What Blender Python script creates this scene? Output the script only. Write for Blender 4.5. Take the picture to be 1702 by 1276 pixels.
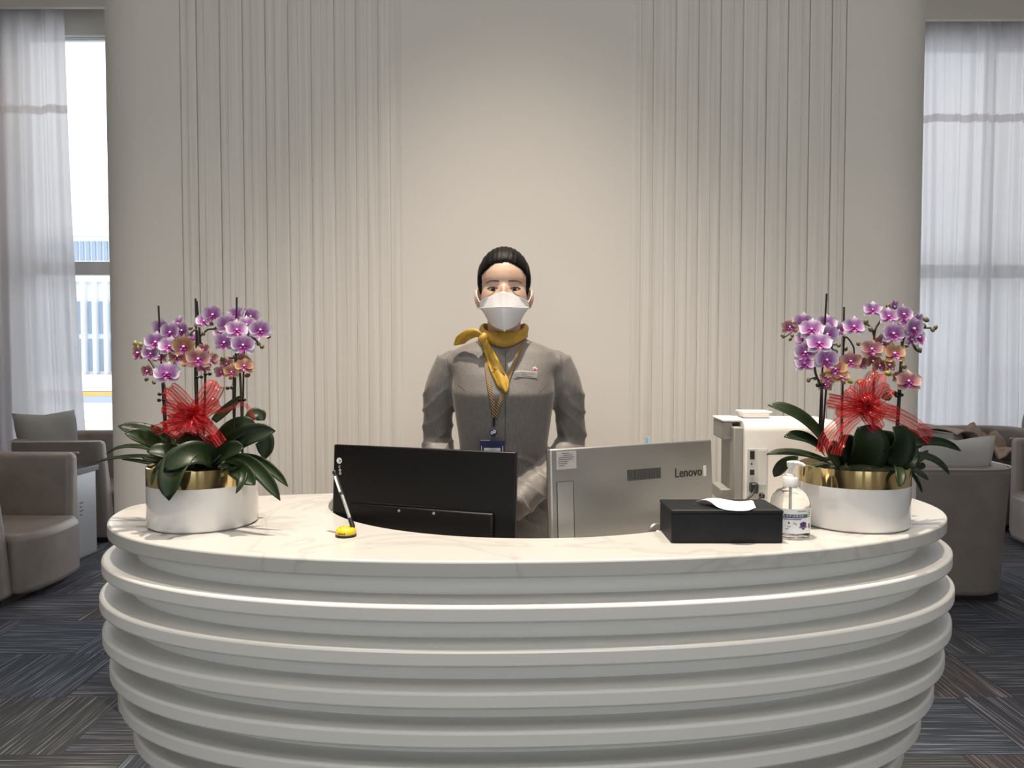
import bpy, bmesh, math, random
from mathutils import Vector, Matrix, noise
from mathutils.bvhtree import BVHTree
PI = math.pi
random.seed(7)
scene = bpy.context.scene
C = scene.collection
for o in list(bpy.data.objects):
    bpy.data.objects.remove(o)

# ------------------------------------------------------------------ camera, world, lights
FPX = 1278.0; CAMH = 1.44; TH = math.atan(48 / 1278)
cam_d = bpy.data.cameras.new('camera'); cam = bpy.data.objects.new('camera', cam_d); C.objects.link(cam)
cam_d.sensor_fit = 'HORIZONTAL'; cam_d.sensor_width = 36; cam_d.lens = FPX / 1702 * 36
cam_d.clip_start = 0.02; cam_d.clip_end = 500
cam.location = (0, 0, CAMH); cam.rotation_euler = (PI / 2 - TH, 0, 0)
scene.camera = cam

world = bpy.data.worlds.new('daylight'); scene.world = world; world.use_nodes = True
wb = world.node_tree.nodes['Background']
wb.inputs['Color'].default_value = (0.98, 0.975, 0.99, 1); wb.inputs['Strength'].default_value = 2.5

vs = scene.view_settings
vs.view_transform = 'Standard'; vs.look = 'None'; vs.exposure = 0.0; vs.gamma = 1.0; vs.use_curve_mapping = False

WARM = (1.0, 0.87, 0.72)
def spot_light(name, loc, target, power, deg, blend=0.6, col=WARM, size=0.05):
    l = bpy.data.lights.new(name, 'SPOT'); l.energy = power; l.color = col
    l.spot_size = math.radians(deg); l.spot_blend = blend; l.shadow_soft_size = size
    o = bpy.data.objects.new(name, l); C.objects.link(o); o.location = loc
    d = Vector(target) - Vector(loc)
    o.rotation_euler = d.to_track_quat('-Z', 'Y').to_euler()
    return o
CEIL = 4.8
DOWN = [  # ceiling downlights, last two added to brighten the pelmets: x, y, power, cone
    (0.0, 1.66, 900, 62), (-1.25, 1.6, 270, 56), (1.3, 1.6, 270, 56),
    (-3.9, 4.7, 90, 60), (3.9, 4.7, 40, 60), (-4.4, 5.9, 80, 150), (4.4, 6.0, 70, 150)]
FILL_N = [(-1.1, -0.35, 22, 88), (0.15, -0.4, 30, 88), (1.4, -0.35, 34, 88)]   # neutral fill row added to light the counter front
for (x, y, p, dg) in DOWN:
    spot_light('downlight_and_fill_beam', (x, y, CEIL - 0.06), (x, y + 0.12, 0), p, dg, 1.0, WARM, 0.06)
for (x, y, p, dg) in FILL_N:
    spot_light('downlight_and_fill_beam', (x, y, CEIL - 0.06), (x, y + 0.8, 0), p, dg, 0.7, (0.98, 1.0, 0.97), 0.08)
def fill_panel_light(name, loc, sx, sy, power, col):
    l = bpy.data.lights.new(name, 'AREA'); l.shape = 'RECTANGLE'; l.size = sx; l.size_y = sy; l.energy = power; l.color = col
    o = bpy.data.objects.new(name, l); C.objects.link(o); o.location = loc
    return o
for x in (-2.0, 0.0, 2.0):
    fill_panel_light('added_fill_panel', (x, -1.6, CEIL - 0.09), 1.2, 1.2, 24, (1.0, 0.94, 0.86))  # unseen fill panels, added to brighten the counter front and wall

# ------------------------------------------------------------------ helpers
def ray(px, py):
    u = (px - 851) / FPX; v = (638 - py) / FPX
    c, s = math.cos(TH), math.sin(TH)
    return Vector((u, c + v * s, -s + v * c))
def P(px, py, Y):
    d = ray(px, py); return Vector((0, 0, CAMH)) + d * (Y / d.y)
def G(px, py, z):
    d = ray(px, py); return Vector((0, 0, CAMH)) + d * ((z - CAMH) / d.z)

MATS = {}
def nodes_of(m):
    return m.node_tree.nodes, m.node_tree.links
def mat(name, col, rough=0.5, metal=0.0, spec=None, **kw):
    if name in MATS: return MATS[name]
    m = bpy.data.materials.new(name); m.use_nodes = True
    b = m.node_tree.nodes['Principled BSDF']
    b.inputs['Base Color'].default_value = (*col, 1); b.inputs['Roughness'].default_value = rough
    b.inputs['Metallic'].default_value = metal
    if spec is not None: b.inputs['Specular IOR Level'].default_value = spec
    for k, v in kw.items():
        b.inputs[k.replace('_', ' ')].default_value = v
    MATS[name] = m
    return m
def bsdf(m): return m.node_tree.nodes['Principled BSDF']
def noise_col(m, c1, c2, scale=(10, 10, 10), detail=4, lo=0.35, hi=0.65, bump=0.0, bscale=None, coord='Object'):
    N, L = nodes_of(m); b = bsdf(m)
    tc = N.new('ShaderNodeTexCoord'); mp = N.new('ShaderNodeMapping'); mp.inputs['Scale'].default_value = scale
    L.new(tc.outputs[coord], mp.inputs['Vector'])
    nz = N.new('ShaderNodeTexNoise'); nz.inputs['Scale'].default_value = 1; nz.inputs['Detail'].default_value = detail
    L.new(mp.outputs['Vector'], nz.inputs['Vector'])
    cr = N.new('ShaderNodeValToRGB'); cr.color_ramp.elements[0].position = lo; cr.color_ramp.elements[1].position = hi
    cr.color_ramp.elements[0].color = (*c1, 1); cr.color_ramp.elements[1].color = (*c2, 1)
    L.new(nz.outputs['Fac'], cr.inputs['Fac']); L.new(cr.outputs['Color'], b.inputs['Base Color'])
    if bump:
        src = nz
        if bscale:
            mp2 = N.new('ShaderNodeMapping'); mp2.inputs['Scale'].default_value = bscale
            L.new(tc.outputs[coord], mp2.inputs['Vector'])
            src = N.new('ShaderNodeTexNoise'); src.inputs['Scale'].default_value = 1; src.inputs['Detail'].default_value = 3
            L.new(mp2.outputs['Vector'], src.inputs['Vector'])
        bp = N.new('ShaderNodeBump'); bp.inputs['Strength'].default_value = bump; bp.inputs['Distance'].default_value = 0.002
        L.new(src.outputs['Fac'], bp.inputs['Height']); L.new(bp.outputs['Normal'], b.inputs['Normal'])
    return m

ORG = {}
class MB:
    """collects verts and faces of one mesh"""
    def __init__(s): s.v = []; s.f = []
    def add(s, vs, fs):
        k = len(s.v); s.v += [Vector(p) for p in vs]; s.f += [tuple(i + k for i in f) for f in fs]; return s
    def box(s, lo, hi):
        x0, y0, z0 = lo; x1, y1, z1 = hi
        return s.add([(x0,y0,z0),(x1,y0,z0),(x1,y1,z0),(x0,y1,z0),(x0,y0,z1),(x1,y0,z1),(x1,y1,z1),(x0,y1,z1)],
                     [(0,3,2,1),(4,5,6,7),(0,1,5,4),(1,2,6,5),(2,3,7,6),(3,0,4,7)])
    def obox(s, M, lo, hi):
        k = len(s.v); s.box(lo, hi)
        for i in range(k, len(s.v)): s.v[i] = M @ s.v[i]
        return s
    def loft(s, rings, cap0=True, cap1=True, closed=True):
        k = len(s.v); n = len(rings[0])
        for r in rings: s.v += [Vector(p) for p in r]
        for i in range(len(rings) - 1):
            for j in range(n if closed else n - 1):
                a = k + i*n + j; b = k + i*n + (j+1) % n
                s.f.append((a, b, b + n, a + n))
        if closed and cap0: s.f.append(tuple(k + j for j in range(n))[::-1])
        if closed and cap1: s.f.append(tuple(k + (len(rings)-1)*n + j for j in range(n)))
        return s
    def tube(s, pts, rad, n=8, flat=1.0, caps=True):
        pts = [Vector(p) for p in pts]
        if not hasattr(rad, '__len__'): rad = [rad] * len(pts)
        rings = []; up = None
        for i, p in enumerate(pts):
            t = (pts[min(i+1, len(pts)-1)] - pts[max(i-1, 0)]).normalized()
            if up is None:
                up = Vector((0, 0, 1)) if abs(t.z) < 0.9 else Vector((0, 1, 0))
            up = (up - t * up.dot(t)).normalized(); sd = t.cross(up)
            rings.append([p + (sd * math.cos(2*PI*j/n) * flat + up * math.sin(2*PI*j/n)) * rad[i] for j in range(n)])
        return s.loft(rings, caps, caps)
    def revolve(s, prof, c=(0, 0, 0), n=32, cap0=True, cap1=True, a0=0, a1=2*PI):
        c = Vector(c); full = abs(a1 - a0 - 2*PI) < 1e-6
        m = n if full else n + 1
        rings = [[c + Vector((r*math.cos(a0+(a1-a0)*j/n), r*math.sin(a0+(a1-a0)*j/n), z)) for j in range(m)] for r, z in prof]
        return s.loft(rings, cap0, cap1, closed=full)
    def ell(s, c, r, nu=24, nv=14, M=None):
        c = Vector(c); rings = []
        for i in range(nv + 1):
            ph = -PI/2 + PI*i/nv; ph = max(-PI/2 + 0.02, min(PI/2 - 0.02, ph))
            rings.append([Vector((r[0]*math.cos(ph)*math.cos(2*PI*j/nu), r[1]*math.cos(ph)*math.sin(2*PI*j/nu), r[2]*math.sin(ph))) for j in range(nu)])
        if M is not None: rings = [[M @ p for p in q] for q in rings]
        return s.loft([[p + c for p in q] for q in rings])
    def grid(s, fn, nu, nv):
        k = len(s.v)
        for i in range(nu + 1):
            for j in range(nv + 1): s.v.append(Vector(fn(i/nu, j/nv)))
        for i in range(nu):
            for j in range(nv):
                a = k + i*(nv+1) + j; s.f.append((a, a + nv + 1, a + nv + 2, a + 1))
        return s
    def build(s, name, m, parent=None, smooth=40, bevel=0.0, bseg=2, local=False, thick=0.0, sub=0):
        me = bpy.data.meshes.new(name)
        org = ORG.get(parent.name, Vector()) if parent is not None else Vector()
        if local: org = Vector()
        me.from_pydata([tuple(p - org) for p in s.v], [], s.f); me.update()
        bm = bmesh.new(); bm.from_mesh(me); bmesh.ops.recalc_face_normals(bm, faces=bm.faces); bm.to_mesh(me); bm.free()
        return link(name, me, m, parent, smooth, bevel, bseg, org, thick, sub)
def link(name, me, m, parent=None, smooth=40, bevel=0.0, bseg=2, org=None, thick=0.0, sub=0):
    if m is not None and not me.materials: me.materials.append(m)
    if smooth:
        me.polygons.foreach_set('use_smooth', [True] * len(me.polygons))
        if smooth < 180: me.set_sharp_from_angle(angle=math.radians(smooth))
    o = bpy.data.objects.new(name, me); C.objects.link(o)
    if parent is not None: o.parent = parent
    ORG[o.name] = org if org is not None else (ORG.get(parent.name, Vector()) if parent is not None else Vector())
    if thick:
        md = o.modifiers.new('thickness', 'SOLIDIFY'); md.thickness = thick; md.offset = 0
    if sub:
        md = o.modifiers.new('smooth', 'SUBSURF'); md.levels = sub; md.render_levels = sub
    if bevel:
        md = o.modifiers.new('edge', 'BEVEL'); md.width = bevel; md.segments = bseg; md.limit_method = 'ANGLE'; md.angle_limit = math.radians(35)
    return o
def tag(o, label=None, cat=None, group=None, kind=None):
    if label: o['label'] = label
    if cat: o['category'] = cat
    if group: o['group'] = group
    if kind: o['kind'] = kind
    return o
def thing(name, label, cat, loc=(0, 0, 0), rz=0, group=None):
    o = bpy.data.objects.new(name, None); C.objects.link(o); o.empty_display_size = 0.1
    o.location = loc; o.rotation_euler = (0, 0, rz); ORG[o.name] = Vector(loc)
    return tag(o, label, cat, group)
def copy_tree(o, parent=None):
    c = o.copy(); C.objects.link(c); c.parent = parent
    for ch in list(o.children): copy_tree(ch, c)
    return c
def remeshed(mb, voxel, smooth_it=4, factor=0.5):
    me = bpy.data.meshes.new('tmp'); me.from_pydata([tuple(p) for p in mb.v], [], mb.f); me.update()
    bm = bmesh.new(); bm.from_mesh(me); bmesh.ops.recalc_face_normals(bm, faces=bm.faces); bm.to_mesh(me); bm.free()
    o = bpy.data.objects.new('tmp', me); C.objects.link(o)
    md = o.modifiers.new('r', 'REMESH'); md.mode = 'VOXEL'; md.voxel_size = voxel
    if smooth_it:
        md = o.modifiers.new('s', 'SMOOTH'); md.factor = factor; md.iterations = smooth_it
    dg = bpy.context.evaluated_depsgraph_get(); dg.update()
    out = bpy.data.meshes.new_from_object(o.evaluated_get(dg))
    bpy.data.objects.remove(o); bpy.data.meshes.remove(me)
    return out
def bvh_of(me):
    return BVHTree.FromPolygons([v.co.copy() for v in me.vertices], [tuple(p.vertices) for p in me.polygons])
def text_mesh(txt, size, extrude=0.0004, align='CENTER'):
    cu = bpy.data.curves.new('txt', 'FONT'); cu.body = txt; cu.size = size; cu.extrude = extrude
    cu.align_x = align; cu.align_y = 'CENTER'; cu.resolution_u = 3
    o = bpy.data.objects.new('txt', cu); C.objects.link(o)
    dg = bpy.context.evaluated_depsgraph_get(); dg.update()
    me = bpy.data.meshes.new_from_object(o.evaluated_get(dg))
    bpy.data.objects.remove(o); bpy.data.curves.remove(cu)
    return me
def place_mesh(name, me, M, m, parent, smooth=0):
    org = ORG.get(parent.name, Vector())
    for v in me.vertices: v.co = (M @ v.co) - org
    me.materials.clear()
    return link(name, me, m, parent, smooth)
def frame(o, x, y):
    """matrix with given origin, x axis, y axis (z = x cross y)"""
    x = Vector(x).normalized(); y = Vector(y); y = (y - x * y.dot(x)).normalized(); z = x.cross(y)
    return Matrix(((x.x, y.x, z.x, o[0]), (x.y, y.y, z.y, o[1]), (x.z, y.z, z.z, o[2]), (0, 0, 0, 1)))
def bez(a, b, c, n=10):
    a, b, c = Vector(a), Vector(b), Vector(c)
    return [a*(1-t)**2 + b*2*t*(1-t) + c*t*t for t in [i/n for i in range(n+1)]]
def crom(pts, n=8):
    pts = [Vector(p) for p in pts]; q = [pts[0]*2 - pts[1]] + pts + [pts[-1]*2 - pts[-2]]; out = []
    for i in range(1, len(q) - 2):
        p0, p1, p2, p3 = q[i-1], q[i], q[i+1], q[i+2]
        for k in range(n):
            t = k / n
            out.append(0.5*((2*p1) + (p2-p0)*t + (2*p0-5*p1+4*p2-p3)*t*t + (3*p1-p0-3*p2+p3)*t**3))
    return out + [pts[-1]]

# ------------------------------------------------------------------ materials
M_wall = mat('warm white wall paint', (0.76, 0.715, 0.66), 0.55)
M_slat = noise_col(mat('warm white slat veneer', (0.7, 0.655, 0.6), 0.5), (0.70, 0.655, 0.60), (0.78, 0.74, 0.69), (90, 90, 1.2), 3)
M_ceil = mat('ceiling paint', (0.75, 0.72, 0.68), 0.8)
M_fascia = mat('beige pelmet paint', (0.80, 0.75, 0.68), 0.7)
M_frame = mat('grey window frame', (0.55, 0.56, 0.56), 0.5)
M_lacq = mat('white satin lacquer', (0.74, 0.73, 0.70), 0.35)
M_core = mat('white lacquer brightened as lit', (0.82, 0.82, 0.79), 0.5)  # tier white made lighter, standing in for front light on the core
M_leather = noise_col(mat('taupe leather', (0.3, 0.27, 0.25), 0.42), (0.21, 0.18, 0.162), (0.255, 0.222, 0.20), (6, 6, 6), 5, bump=0.15, bscale=(300, 300, 300))
M_dark = mat('black plastic', (0.012, 0.012, 0.013), 0.4)
M_white = mat('white plastic', (0.80, 0.79, 0.77), 0.35)
M_alu = mat('silver grey shell', (0.40, 0.395, 0.38), 0.35, 0.75)
M_gold = mat('polished gold', (0.80, 0.62, 0.30), 0.08, 1.0)
M_pot = mat('white glazed ceramic', (0.76, 0.75, 0.74), 0.07)
M_glass = bpy.data.materials.new('window glass'); M_glass.use_nodes = True
N, L = nodes_of(M_glass); N.remove(N['Principled BSDF'])
tr = N.new('ShaderNodeBsdfTransparent'); gl = N.new('ShaderNodeBsdfGlossy'); gl.inputs['Roughness'].default_value = 0.02
fr = N.new('ShaderNodeFresnel'); fr.inputs['IOR'].default_value = 1.45; mx = N.new('ShaderNodeMixShader')
tr.inputs['Color'].default_value = (0.93, 0.96, 0.97, 1)
L.new(fr.outputs[0], mx.inputs[0]); L.new(tr.outputs[0], mx.inputs[1]); L.new(gl.outputs[0], mx.inputs[2])
L.new(mx.outputs[0], N['Material Output'].inputs['Surface'])
def sheer(name, col, tcol, opac, transl=0.5):
    m = bpy.data.materials.new(name); m.use_nodes = True; N, L = nodes_of(m); N.remove(N['Principled BSDF'])
    d = N.new('ShaderNodeBsdfDiffuse'); d.inputs['Color'].default_value = (*col, 1)
    t = N.new('ShaderNodeBsdfTranslucent'); t.inputs['Color'].default_value = (*tcol, 1)
    tr = N.new('ShaderNodeBsdfTransparent')
    m1 = N.new('ShaderNodeMixShader'); m1.inputs[0].default_value = transl
    m2 = N.new('ShaderNodeMixShader'); m2.inputs[0].default_value = opac
    L.new(d.outputs[0], m1.inputs[1]); L.new(t.outputs[0], m1.inputs[2])
    L.new(tr.outputs[0], m2.inputs[1]); L.new(m1.outputs[0], m2.inputs[2])
    L.new(m2.outputs[0], N['Material Output'].inputs['Surface']); MATS[name] = m
    return m
M_sheer = sheer('sheer curtain voile', (0.78, 0.77, 0.79), (0.82, 0.81, 0.85), 0.94, 0.60)
M_seam = sheer('curtain seam tape', (0.74, 0.72, 0.70), (0.80, 0.79, 0.80), 0.9, 0.6)
# marble countertop
M_marble = mat('white marble', (0.80, 0.785, 0.75), 0.22)
N, L = nodes_of(M_marble); b = bsdf(M_marble)
tc = N.new('ShaderNodeTexCoord'); n1 = N.new('ShaderNodeTexNoise'); n1.inputs['Scale'].default_value = 2.2; n1.inputs['Detail'].default_value = 6; n1.inputs['Distortion'].default_value = 1.3
L.new(tc.outputs['Object'], n1.inputs['Vector'])
cr = N.new('ShaderNodeValToRGB'); e = cr.color_ramp.elements
e[0].position = 0.475; e[0].color = (0.54, 0.528, 0.505, 1); e[1].position = 0.525; e[1].color = (0.54, 0.528, 0.505, 1)
k = e.new(0.497); k.color = (0.465, 0.455, 0.435, 1)
L.new(n1.outputs['Fac'], cr.inputs['Fac']); L.new(cr.outputs['Color'], b.inputs['Base Color'])
# carpet tiles: fine ribs along local x, colour family by object
M_carpet = mat('ribbed carpet tile', (0.08, 0.085, 0.1), 0.95, 0, 0.1)
N, L = nodes_of(M_carpet); b = bsdf(M_carpet)
tc = N.new('ShaderNodeTexCoord'); oi = N.new('ShaderNodeObjectInfo')
mp = N.new('ShaderNodeMapping'); mp.inputs['Scale'].default_value = (3.0, 165, 1)
va = N.new('ShaderNodeVectorMath'); va.operation = 'ADD'
cmb = N.new('ShaderNodeCombineXYZ'); mul = N.new('ShaderNodeMath'); mul.operation = 'MULTIPLY'; mul.inputs[1].default_value = 37
L.new(oi.outputs['Random'], mul.inputs[0]); L.new(mul.outputs[0], cmb.inputs['Z']); L.new(mul.outputs[0], cmb.inputs['X'])
L.new(tc.outputs['Object'], mp.inputs['Vector']); L.new(mp.outputs['Vector'], va.inputs[0]); L.new(cmb.outputs[0], va.inputs[1])
nz = N.new('ShaderNodeTexNoise'); nz.inputs['Scale'].default_value = 1; nz.inputs['Detail'].default_value = 2
L.new(va.outputs[0], nz.inputs['Vector'])
cr = N.new('ShaderNodeValToRGB'); e = cr.color_ramp.elements
e[0].position = 0.42; e[0].color = (0.5, 0.5, 0.5, 1); e[1].position = 0.70; e[1].color = (2.4, 2.4, 2.4, 1)
k = e.new(0.56); k.color = (0.75, 0.75, 0.75, 1)
L.new(nz.outputs['Fac'], cr.inputs['Fac'])
c2 = N.new('ShaderNodeValToRGB'); c2.color_ramp.interpolation = 'CONSTANT'; e = c2.color_ramp.elements
e[0].position = 0; e[0].color = (0.115, 0.118, 0.140, 1); e[1].position = 0.35; e[1].color = (0.105, 0.120, 0.150, 1)
k = e.new(0.62); k.color = (0.130, 0.118, 0.122, 1); k = e.new(0.82); k.color = (0.118, 0.122, 0.130, 1)
L.new(oi.outputs['Random'], c2.inputs['Fac'])
mm = N.new('ShaderNodeMix'); mm.data_type = 'RGBA'; mm.blend_type = 'MULTIPLY'; mm.inputs['Factor'].default_value = 1
L.new(c2.outputs['Color'], mm.inputs['A']); L.new(cr.outputs['Color'], mm.inputs['B']); L.new(mm.outputs['Result'], b.inputs['Base Color'])

# ------------------------------------------------------------------ the room
fl = MB().box((-7, -6, -0.2), (7, 7.9, -0.012)).build('floor', mat('carpet backing', (0.06, 0.06, 0.065), 0.95)); tag(fl, 'dark ribbed carpet tile floor of the lounge', kind='structure')
tile_me = None
for j in range(12):
    for i in range(-11, 12):
        x = 0.12 + i * 0.5; y = 2.02 + j * 0.468
        # only rows and columns that the photograph can show
        if y > 7.2 or abs(x) > 0.66 * y + 1.7: continue
        if y < 3.0 and abs(x) < 0.6: continue
        if tile_me is None:
            t = MB().box((-0.249, -0.233, -0.012), (0.249, 0.233, 0)).build('carpet_tile', M_carpet, fl, smooth=0, local=True); tile_me = t.data
        else:
            t = bpy.data.objects.new('carpet_tile', tile_me); C.objects.link(t); t.parent = fl
        t.location = (x + 0.25 * (j % 2), y, 0)
        if (i + j) % 2 == 0: t.rotation_euler = (0, 0, PI / 2); t.scale = (0.468/0.5, 0.5/0.468, 1)
        else: t.rotation_euler = (0, 0, PI * ((i*7+j) % 2))
ce = MB().box((-7, -6, CEIL), (7, 7.9, CEIL + 0.2)).build('ceiling', M_ceil); tag(ce, 'plain light ceiling high above the counter', kind='structure')
for (x, y, p, dg) in DOWN + FILL_N:
    d = MB().revolve([(0.055, -0.03), (0.075, -0.03), (0.08, 0.0), (0.05, 0.0)], (x, y, CEIL), 24, False, False).build('downlight_and_fill_ring', M_white, ce)  # rings also sit on the added fill spots
for x in (-2.0, 0.0, 2.0):
    MB().box((x - 0.64, -2.24, CEIL - 0.07), (x + 0.64, -0.96, CEIL - 0.001)).build('fill_panel_housing', M_white, ce)  # housings for the added fill panels

# feature wall: rounded ends, front plane at WY
WY = 2.95; HW = 1.655; WR = 0.27; WC = 0.012
def wall_path(off=0.0):
    pts = []
    r = WR + off
    pts.append((WC - HW - off, 3.75))
    for i in range(13):
        a = PI + (PI/2) * i / 12
        pts.append((WC - HW + WR + r*math.cos(a), WY + WR + r*math.sin(a)))
    for i in range(13):
        a = 1.5*PI + (PI/2) * i / 12
        pts.append((WC + HW - WR + r*math.cos(a), WY + WR + r*math.sin(a)))
    pts.append((WC + HW + off, 3.75))
    return pts
# slat edges measured on the front plane (m): x of each joint
LX = [P(x, 0, WY).x for x in (297, 324.5, 363, 401, 439, 477, 515.5, 554, 590, 627, 667)]
RX = [P(x, 0, WY).x for x in (1049, 1087, 1125, 1163, 1200, 1237, 1276, 1312, 1348, 1385, 1409)]
REC = 0.008
wl = MB()
path = wall_path()
# plain front: left end, centre, right end as full depth; slat fields recessed
xl0, xl1, xr0, xr1 = LX[0], LX[-1], RX[0], RX[-1]
front = [p for p in path if p[1] > WY + 1e-6 or p[0] <= xl0 or p[0] >= xr1]
prof = []
for p in path:
    if p[0] < 0: prof.append(p)
prof += [(xl0, WY), (xl0, WY + REC), (xl1, WY + REC), (xl1, WY), (xr0, WY), (xr0, WY + REC), (xr1, WY + REC), (xr1, WY)]
for p in path:
    if p[0] > 0: prof.append(p)
wl.loft([[(x, y, z) for x, y in prof] for z in (-0.011, CEIL)])
feat = wl.build('wall_center', M_wall, smooth=35); tag(feat, 'warm white feature wall with rounded ends and vertical slats', kind='structure')
for side, X in ((0, LX), (1, RX)):
    n = len(X) - 1
    for i in range(n):
        a, b2 = X[i], X[i+1]
        cen = (i / (n-1)) if side == 0 else 1 - i / (n-1)      # 1 near the wall centre
        gap = 0.004 + 0.004 * cen
        if side == 0: x0, x1 = a + gap, b2
        else: x0, x1 = a, b2 - gap
        if i == 0 and side == 0: x0 = a + 0.006
        m = MB()
        step = 0.020 + 0.016 * cen
        # board with a lower rebate strip on its outer side
        if side == 0: m.loft([[(x0, WY+REC, z), (x0, WY+0.0015, z), (x0+step, WY+0.0015, z), (x0+step+0.004, WY-0.001, z), (x1, WY-0.001, z), (x1, WY+REC, z)] for z in (0.0, CEIL)])
        else: m.loft([[(x0, WY+REC, z), (x0, WY-0.001, z), (x1-step-0.004, WY-0.001, z), (x1-step, WY+0.0015, z), (x1, WY+0.0015, z), (x1, WY+REC, z)] for z in (0.0, CEIL)])
        m.build('slat', M_slat, feat, smooth=20)

# window walls (left bay and right bay stand at slightly different depths)
def window_bay(idx, x0, x1, Y, label):
    w = MB()
    w.box((x0, Y, 4.40), (x1, Y + 0.05, CEIL)).box((x0, Y, -0.1), (x1, Y + 0.05, 0.10))
    ww = w.build('wall_%s' % ('back_left' if x0 < 0 else 'back_right'), mat('window head paint', (0.84, 0.82, 0.77), 0.7), smooth=0, bevel=0.004)
    tag(ww, 'plain header wall above the %s windows' % ('left' if x0 < 0 else 'right'), kind='structure')
    return ww
wbl = window_bay(1, -7, -1.2, 7.24, '')
wbr = window_bay(2, 1.2, 7, 7.5, '')
pier = MB().box((-7, 7.22, 0.0), (-4.62, 7.5, 4.42)).build('wall_pier', M_wall, smooth=0, bevel=0.01); tag(pier, 'plain pier behind the left curtain', kind='structure')
def window(idx, xs, Y, label):
    o = MB()
    o.box((xs[0], Y+0.06, 0.10), (xs[-1], Y+0.16, 0.18)).box((xs[0], Y+0.06, 4.40), (xs[-1], Y+0.16, 4.44))
    root = o.build('window_%d' % idx, M_frame, smooth=0, bevel=0.004); tag(root, label, kind='structure')
    for x in xs: MB().box((x - 0.025, Y+0.05, 0.10), (x + 0.025, Y+0.17, 4.40)).build('mullion', M_frame, root, smooth=0, bevel=0.004)
    MB().box((xs[0], Y+0.04, 2.20), (xs[-1], Y+0.17, 2.32)).build('transom', M_frame, root, smooth=0, bevel=0.004)
    for i in range(len(xs) - 1):
        for z0, z1 in ((0.18, 2.20), (2.32, 4.40)):
            MB().box((xs[i]+0.025, Y+0.105, z0), (xs[i+1]-0.025, Y+0.113, z1)).build('pane', M_glass, root, smooth=0)
    return root
window(1, (-4.6, -3.05, -1.5), 7.24, 'tall left window with a grey transom beside the feature wall')
window(2, (1.5, 3.1, 4.66, 6.2, 6.9), 7.5, 'tall right window behind the closed sheer curtain')
# pelmets in front of the curtains
f1 = MB().box((-7, 6.885, 4.5), (-1.2, 6.93, CEIL)).build('trim_1', M_fascia, smooth=0, bevel=0.003); tag(f1, 'beige pelmet board over the left curtain', kind='structure')
f2 = MB().box((1.2, 7.136, 4.5), (7, 7.18, CEIL)).build('trim_2', M_fascia, smooth=0, bevel=0.003); tag(f2, 'beige pelmet board over the right curtain', kind='structure')
# side walls and the glazed front of the lounge behind the camera
for sx, nm in ((-1, 'wall_left'), (1, 'wall_right')):
    w = MB().box((min(sx*7, sx*7.2), -6, -0.1), (max(sx*7, sx*7.2), 7.9, CEIL)).build(nm, M_wall, smooth=0); tag(w, 'plain %s side wall of the lounge' % nm[5:], kind='structure')
wf = MB().box((-7, -4.4, 4.3), (7, -4.2, CEIL)).box((-7, -4.4, -0.1), (7, -4.2, 0.3))
WIN = [(-4.2, -3.2), (-1.4, 0.1), (0.7, 2.0), (3.3, 4.5)]
edges = [-7] + [e for w in WIN for e in w] + [7]
for i in range(0, len(edges), 2): wf.box((edges[i], -4.4, 0.3), (edges[i+1], -4.2, 4.3))
wf = wf.build('wall_front', M_wall, smooth=0); tag(wf, 'wall behind the camera framing the front windows', kind='structure')
for k_, (a_, b_) in enumerate(WIN):
    r3 = MB().box((a_, -4.35, 0.3), (b_, -4.25, 0.36)).box((a_, -4.35, 2.2), (b_, -4.25, 2.28)).build('window_%d' % (k_ + 3), M_frame, smooth=0); tag(r3, 'tall front window behind the camera', kind='structure')
    MB().box((a_, -4.305, 0.36), (b_, -4.297, 2.2)).build('pane', M_glass, r3, smooth=0)
    MB().box((a_, -4.305, 2.28), (b_, -4.297, 4.3)).build('pane', M_glass, r3, smooth=0)

# curtains
def curtain(name, x0, x1, Y, label, seed, zt=4.72, zb=0.02, slant=0.0, folds=9.0):
    rnd = random.Random(seed); ph = [rnd.uniform(0, 6.28) for _ in range(6)]
    W = x1 - x0
    def fn(u, v):
        z = zt + (zb - zt) * v
        x = x0 + W * u + slant * v * u + 0.03 * math.sin(3*v + 9*u + ph[0]) * (0.3 + v)
        k = folds * W
        a = 0.018 + 0.012 * v
        ph_l = ph[1] + 1.6 * math.sin(5*u*W + ph[2]) + 0.5*math.sin(1.8*v + 7*u)
        y = Y + a * math.sin(k*u*5.6 + 1.5*ph_l) + 0.8*a * math.sin(k*u*2.3 + ph[3] + 0.8*v) + 0.35*a * math.sin(k*u*11.7 + ph[4] + 2*math.sin(k*u*1.3))
        return (x, y, z)
    root = MB().grid(fn, int(150 * W) + 20, 30).build(name, M_sheer, smooth=180)
    tag(root, label, 'curtain')
    zs = 3.665; v0 = (zt - zs - 0.036) / (zt - zb); v1 = (zt - zs + 0.036) / (zt - zb)
    MB().grid(lambda u, v: Vector(fn(u, v0 + (v1 - v0) * v)) + Vector((0, -0.006, 0)), int(150 * W) + 20, 2).build('seam_band', M_seam, root, smooth=180)
    return root
curtain('sheer_curtain', -6.9, -4.04, 7.06, 'white sheer curtain drawn to the left of the bare window', 3, slant=0.10, folds=7)
curtain('sheer_curtain', 3.3, 4.93, 7.32, 'white sheer curtain hanging right of the feature wall', 11, slant=-0.02, folds=8)
curtain('sheer_curtain', 5.02, 6.9, 7.34, 'white sheer curtain at the far right edge of the picture', 17, slant=0.0, folds=8)

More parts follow.
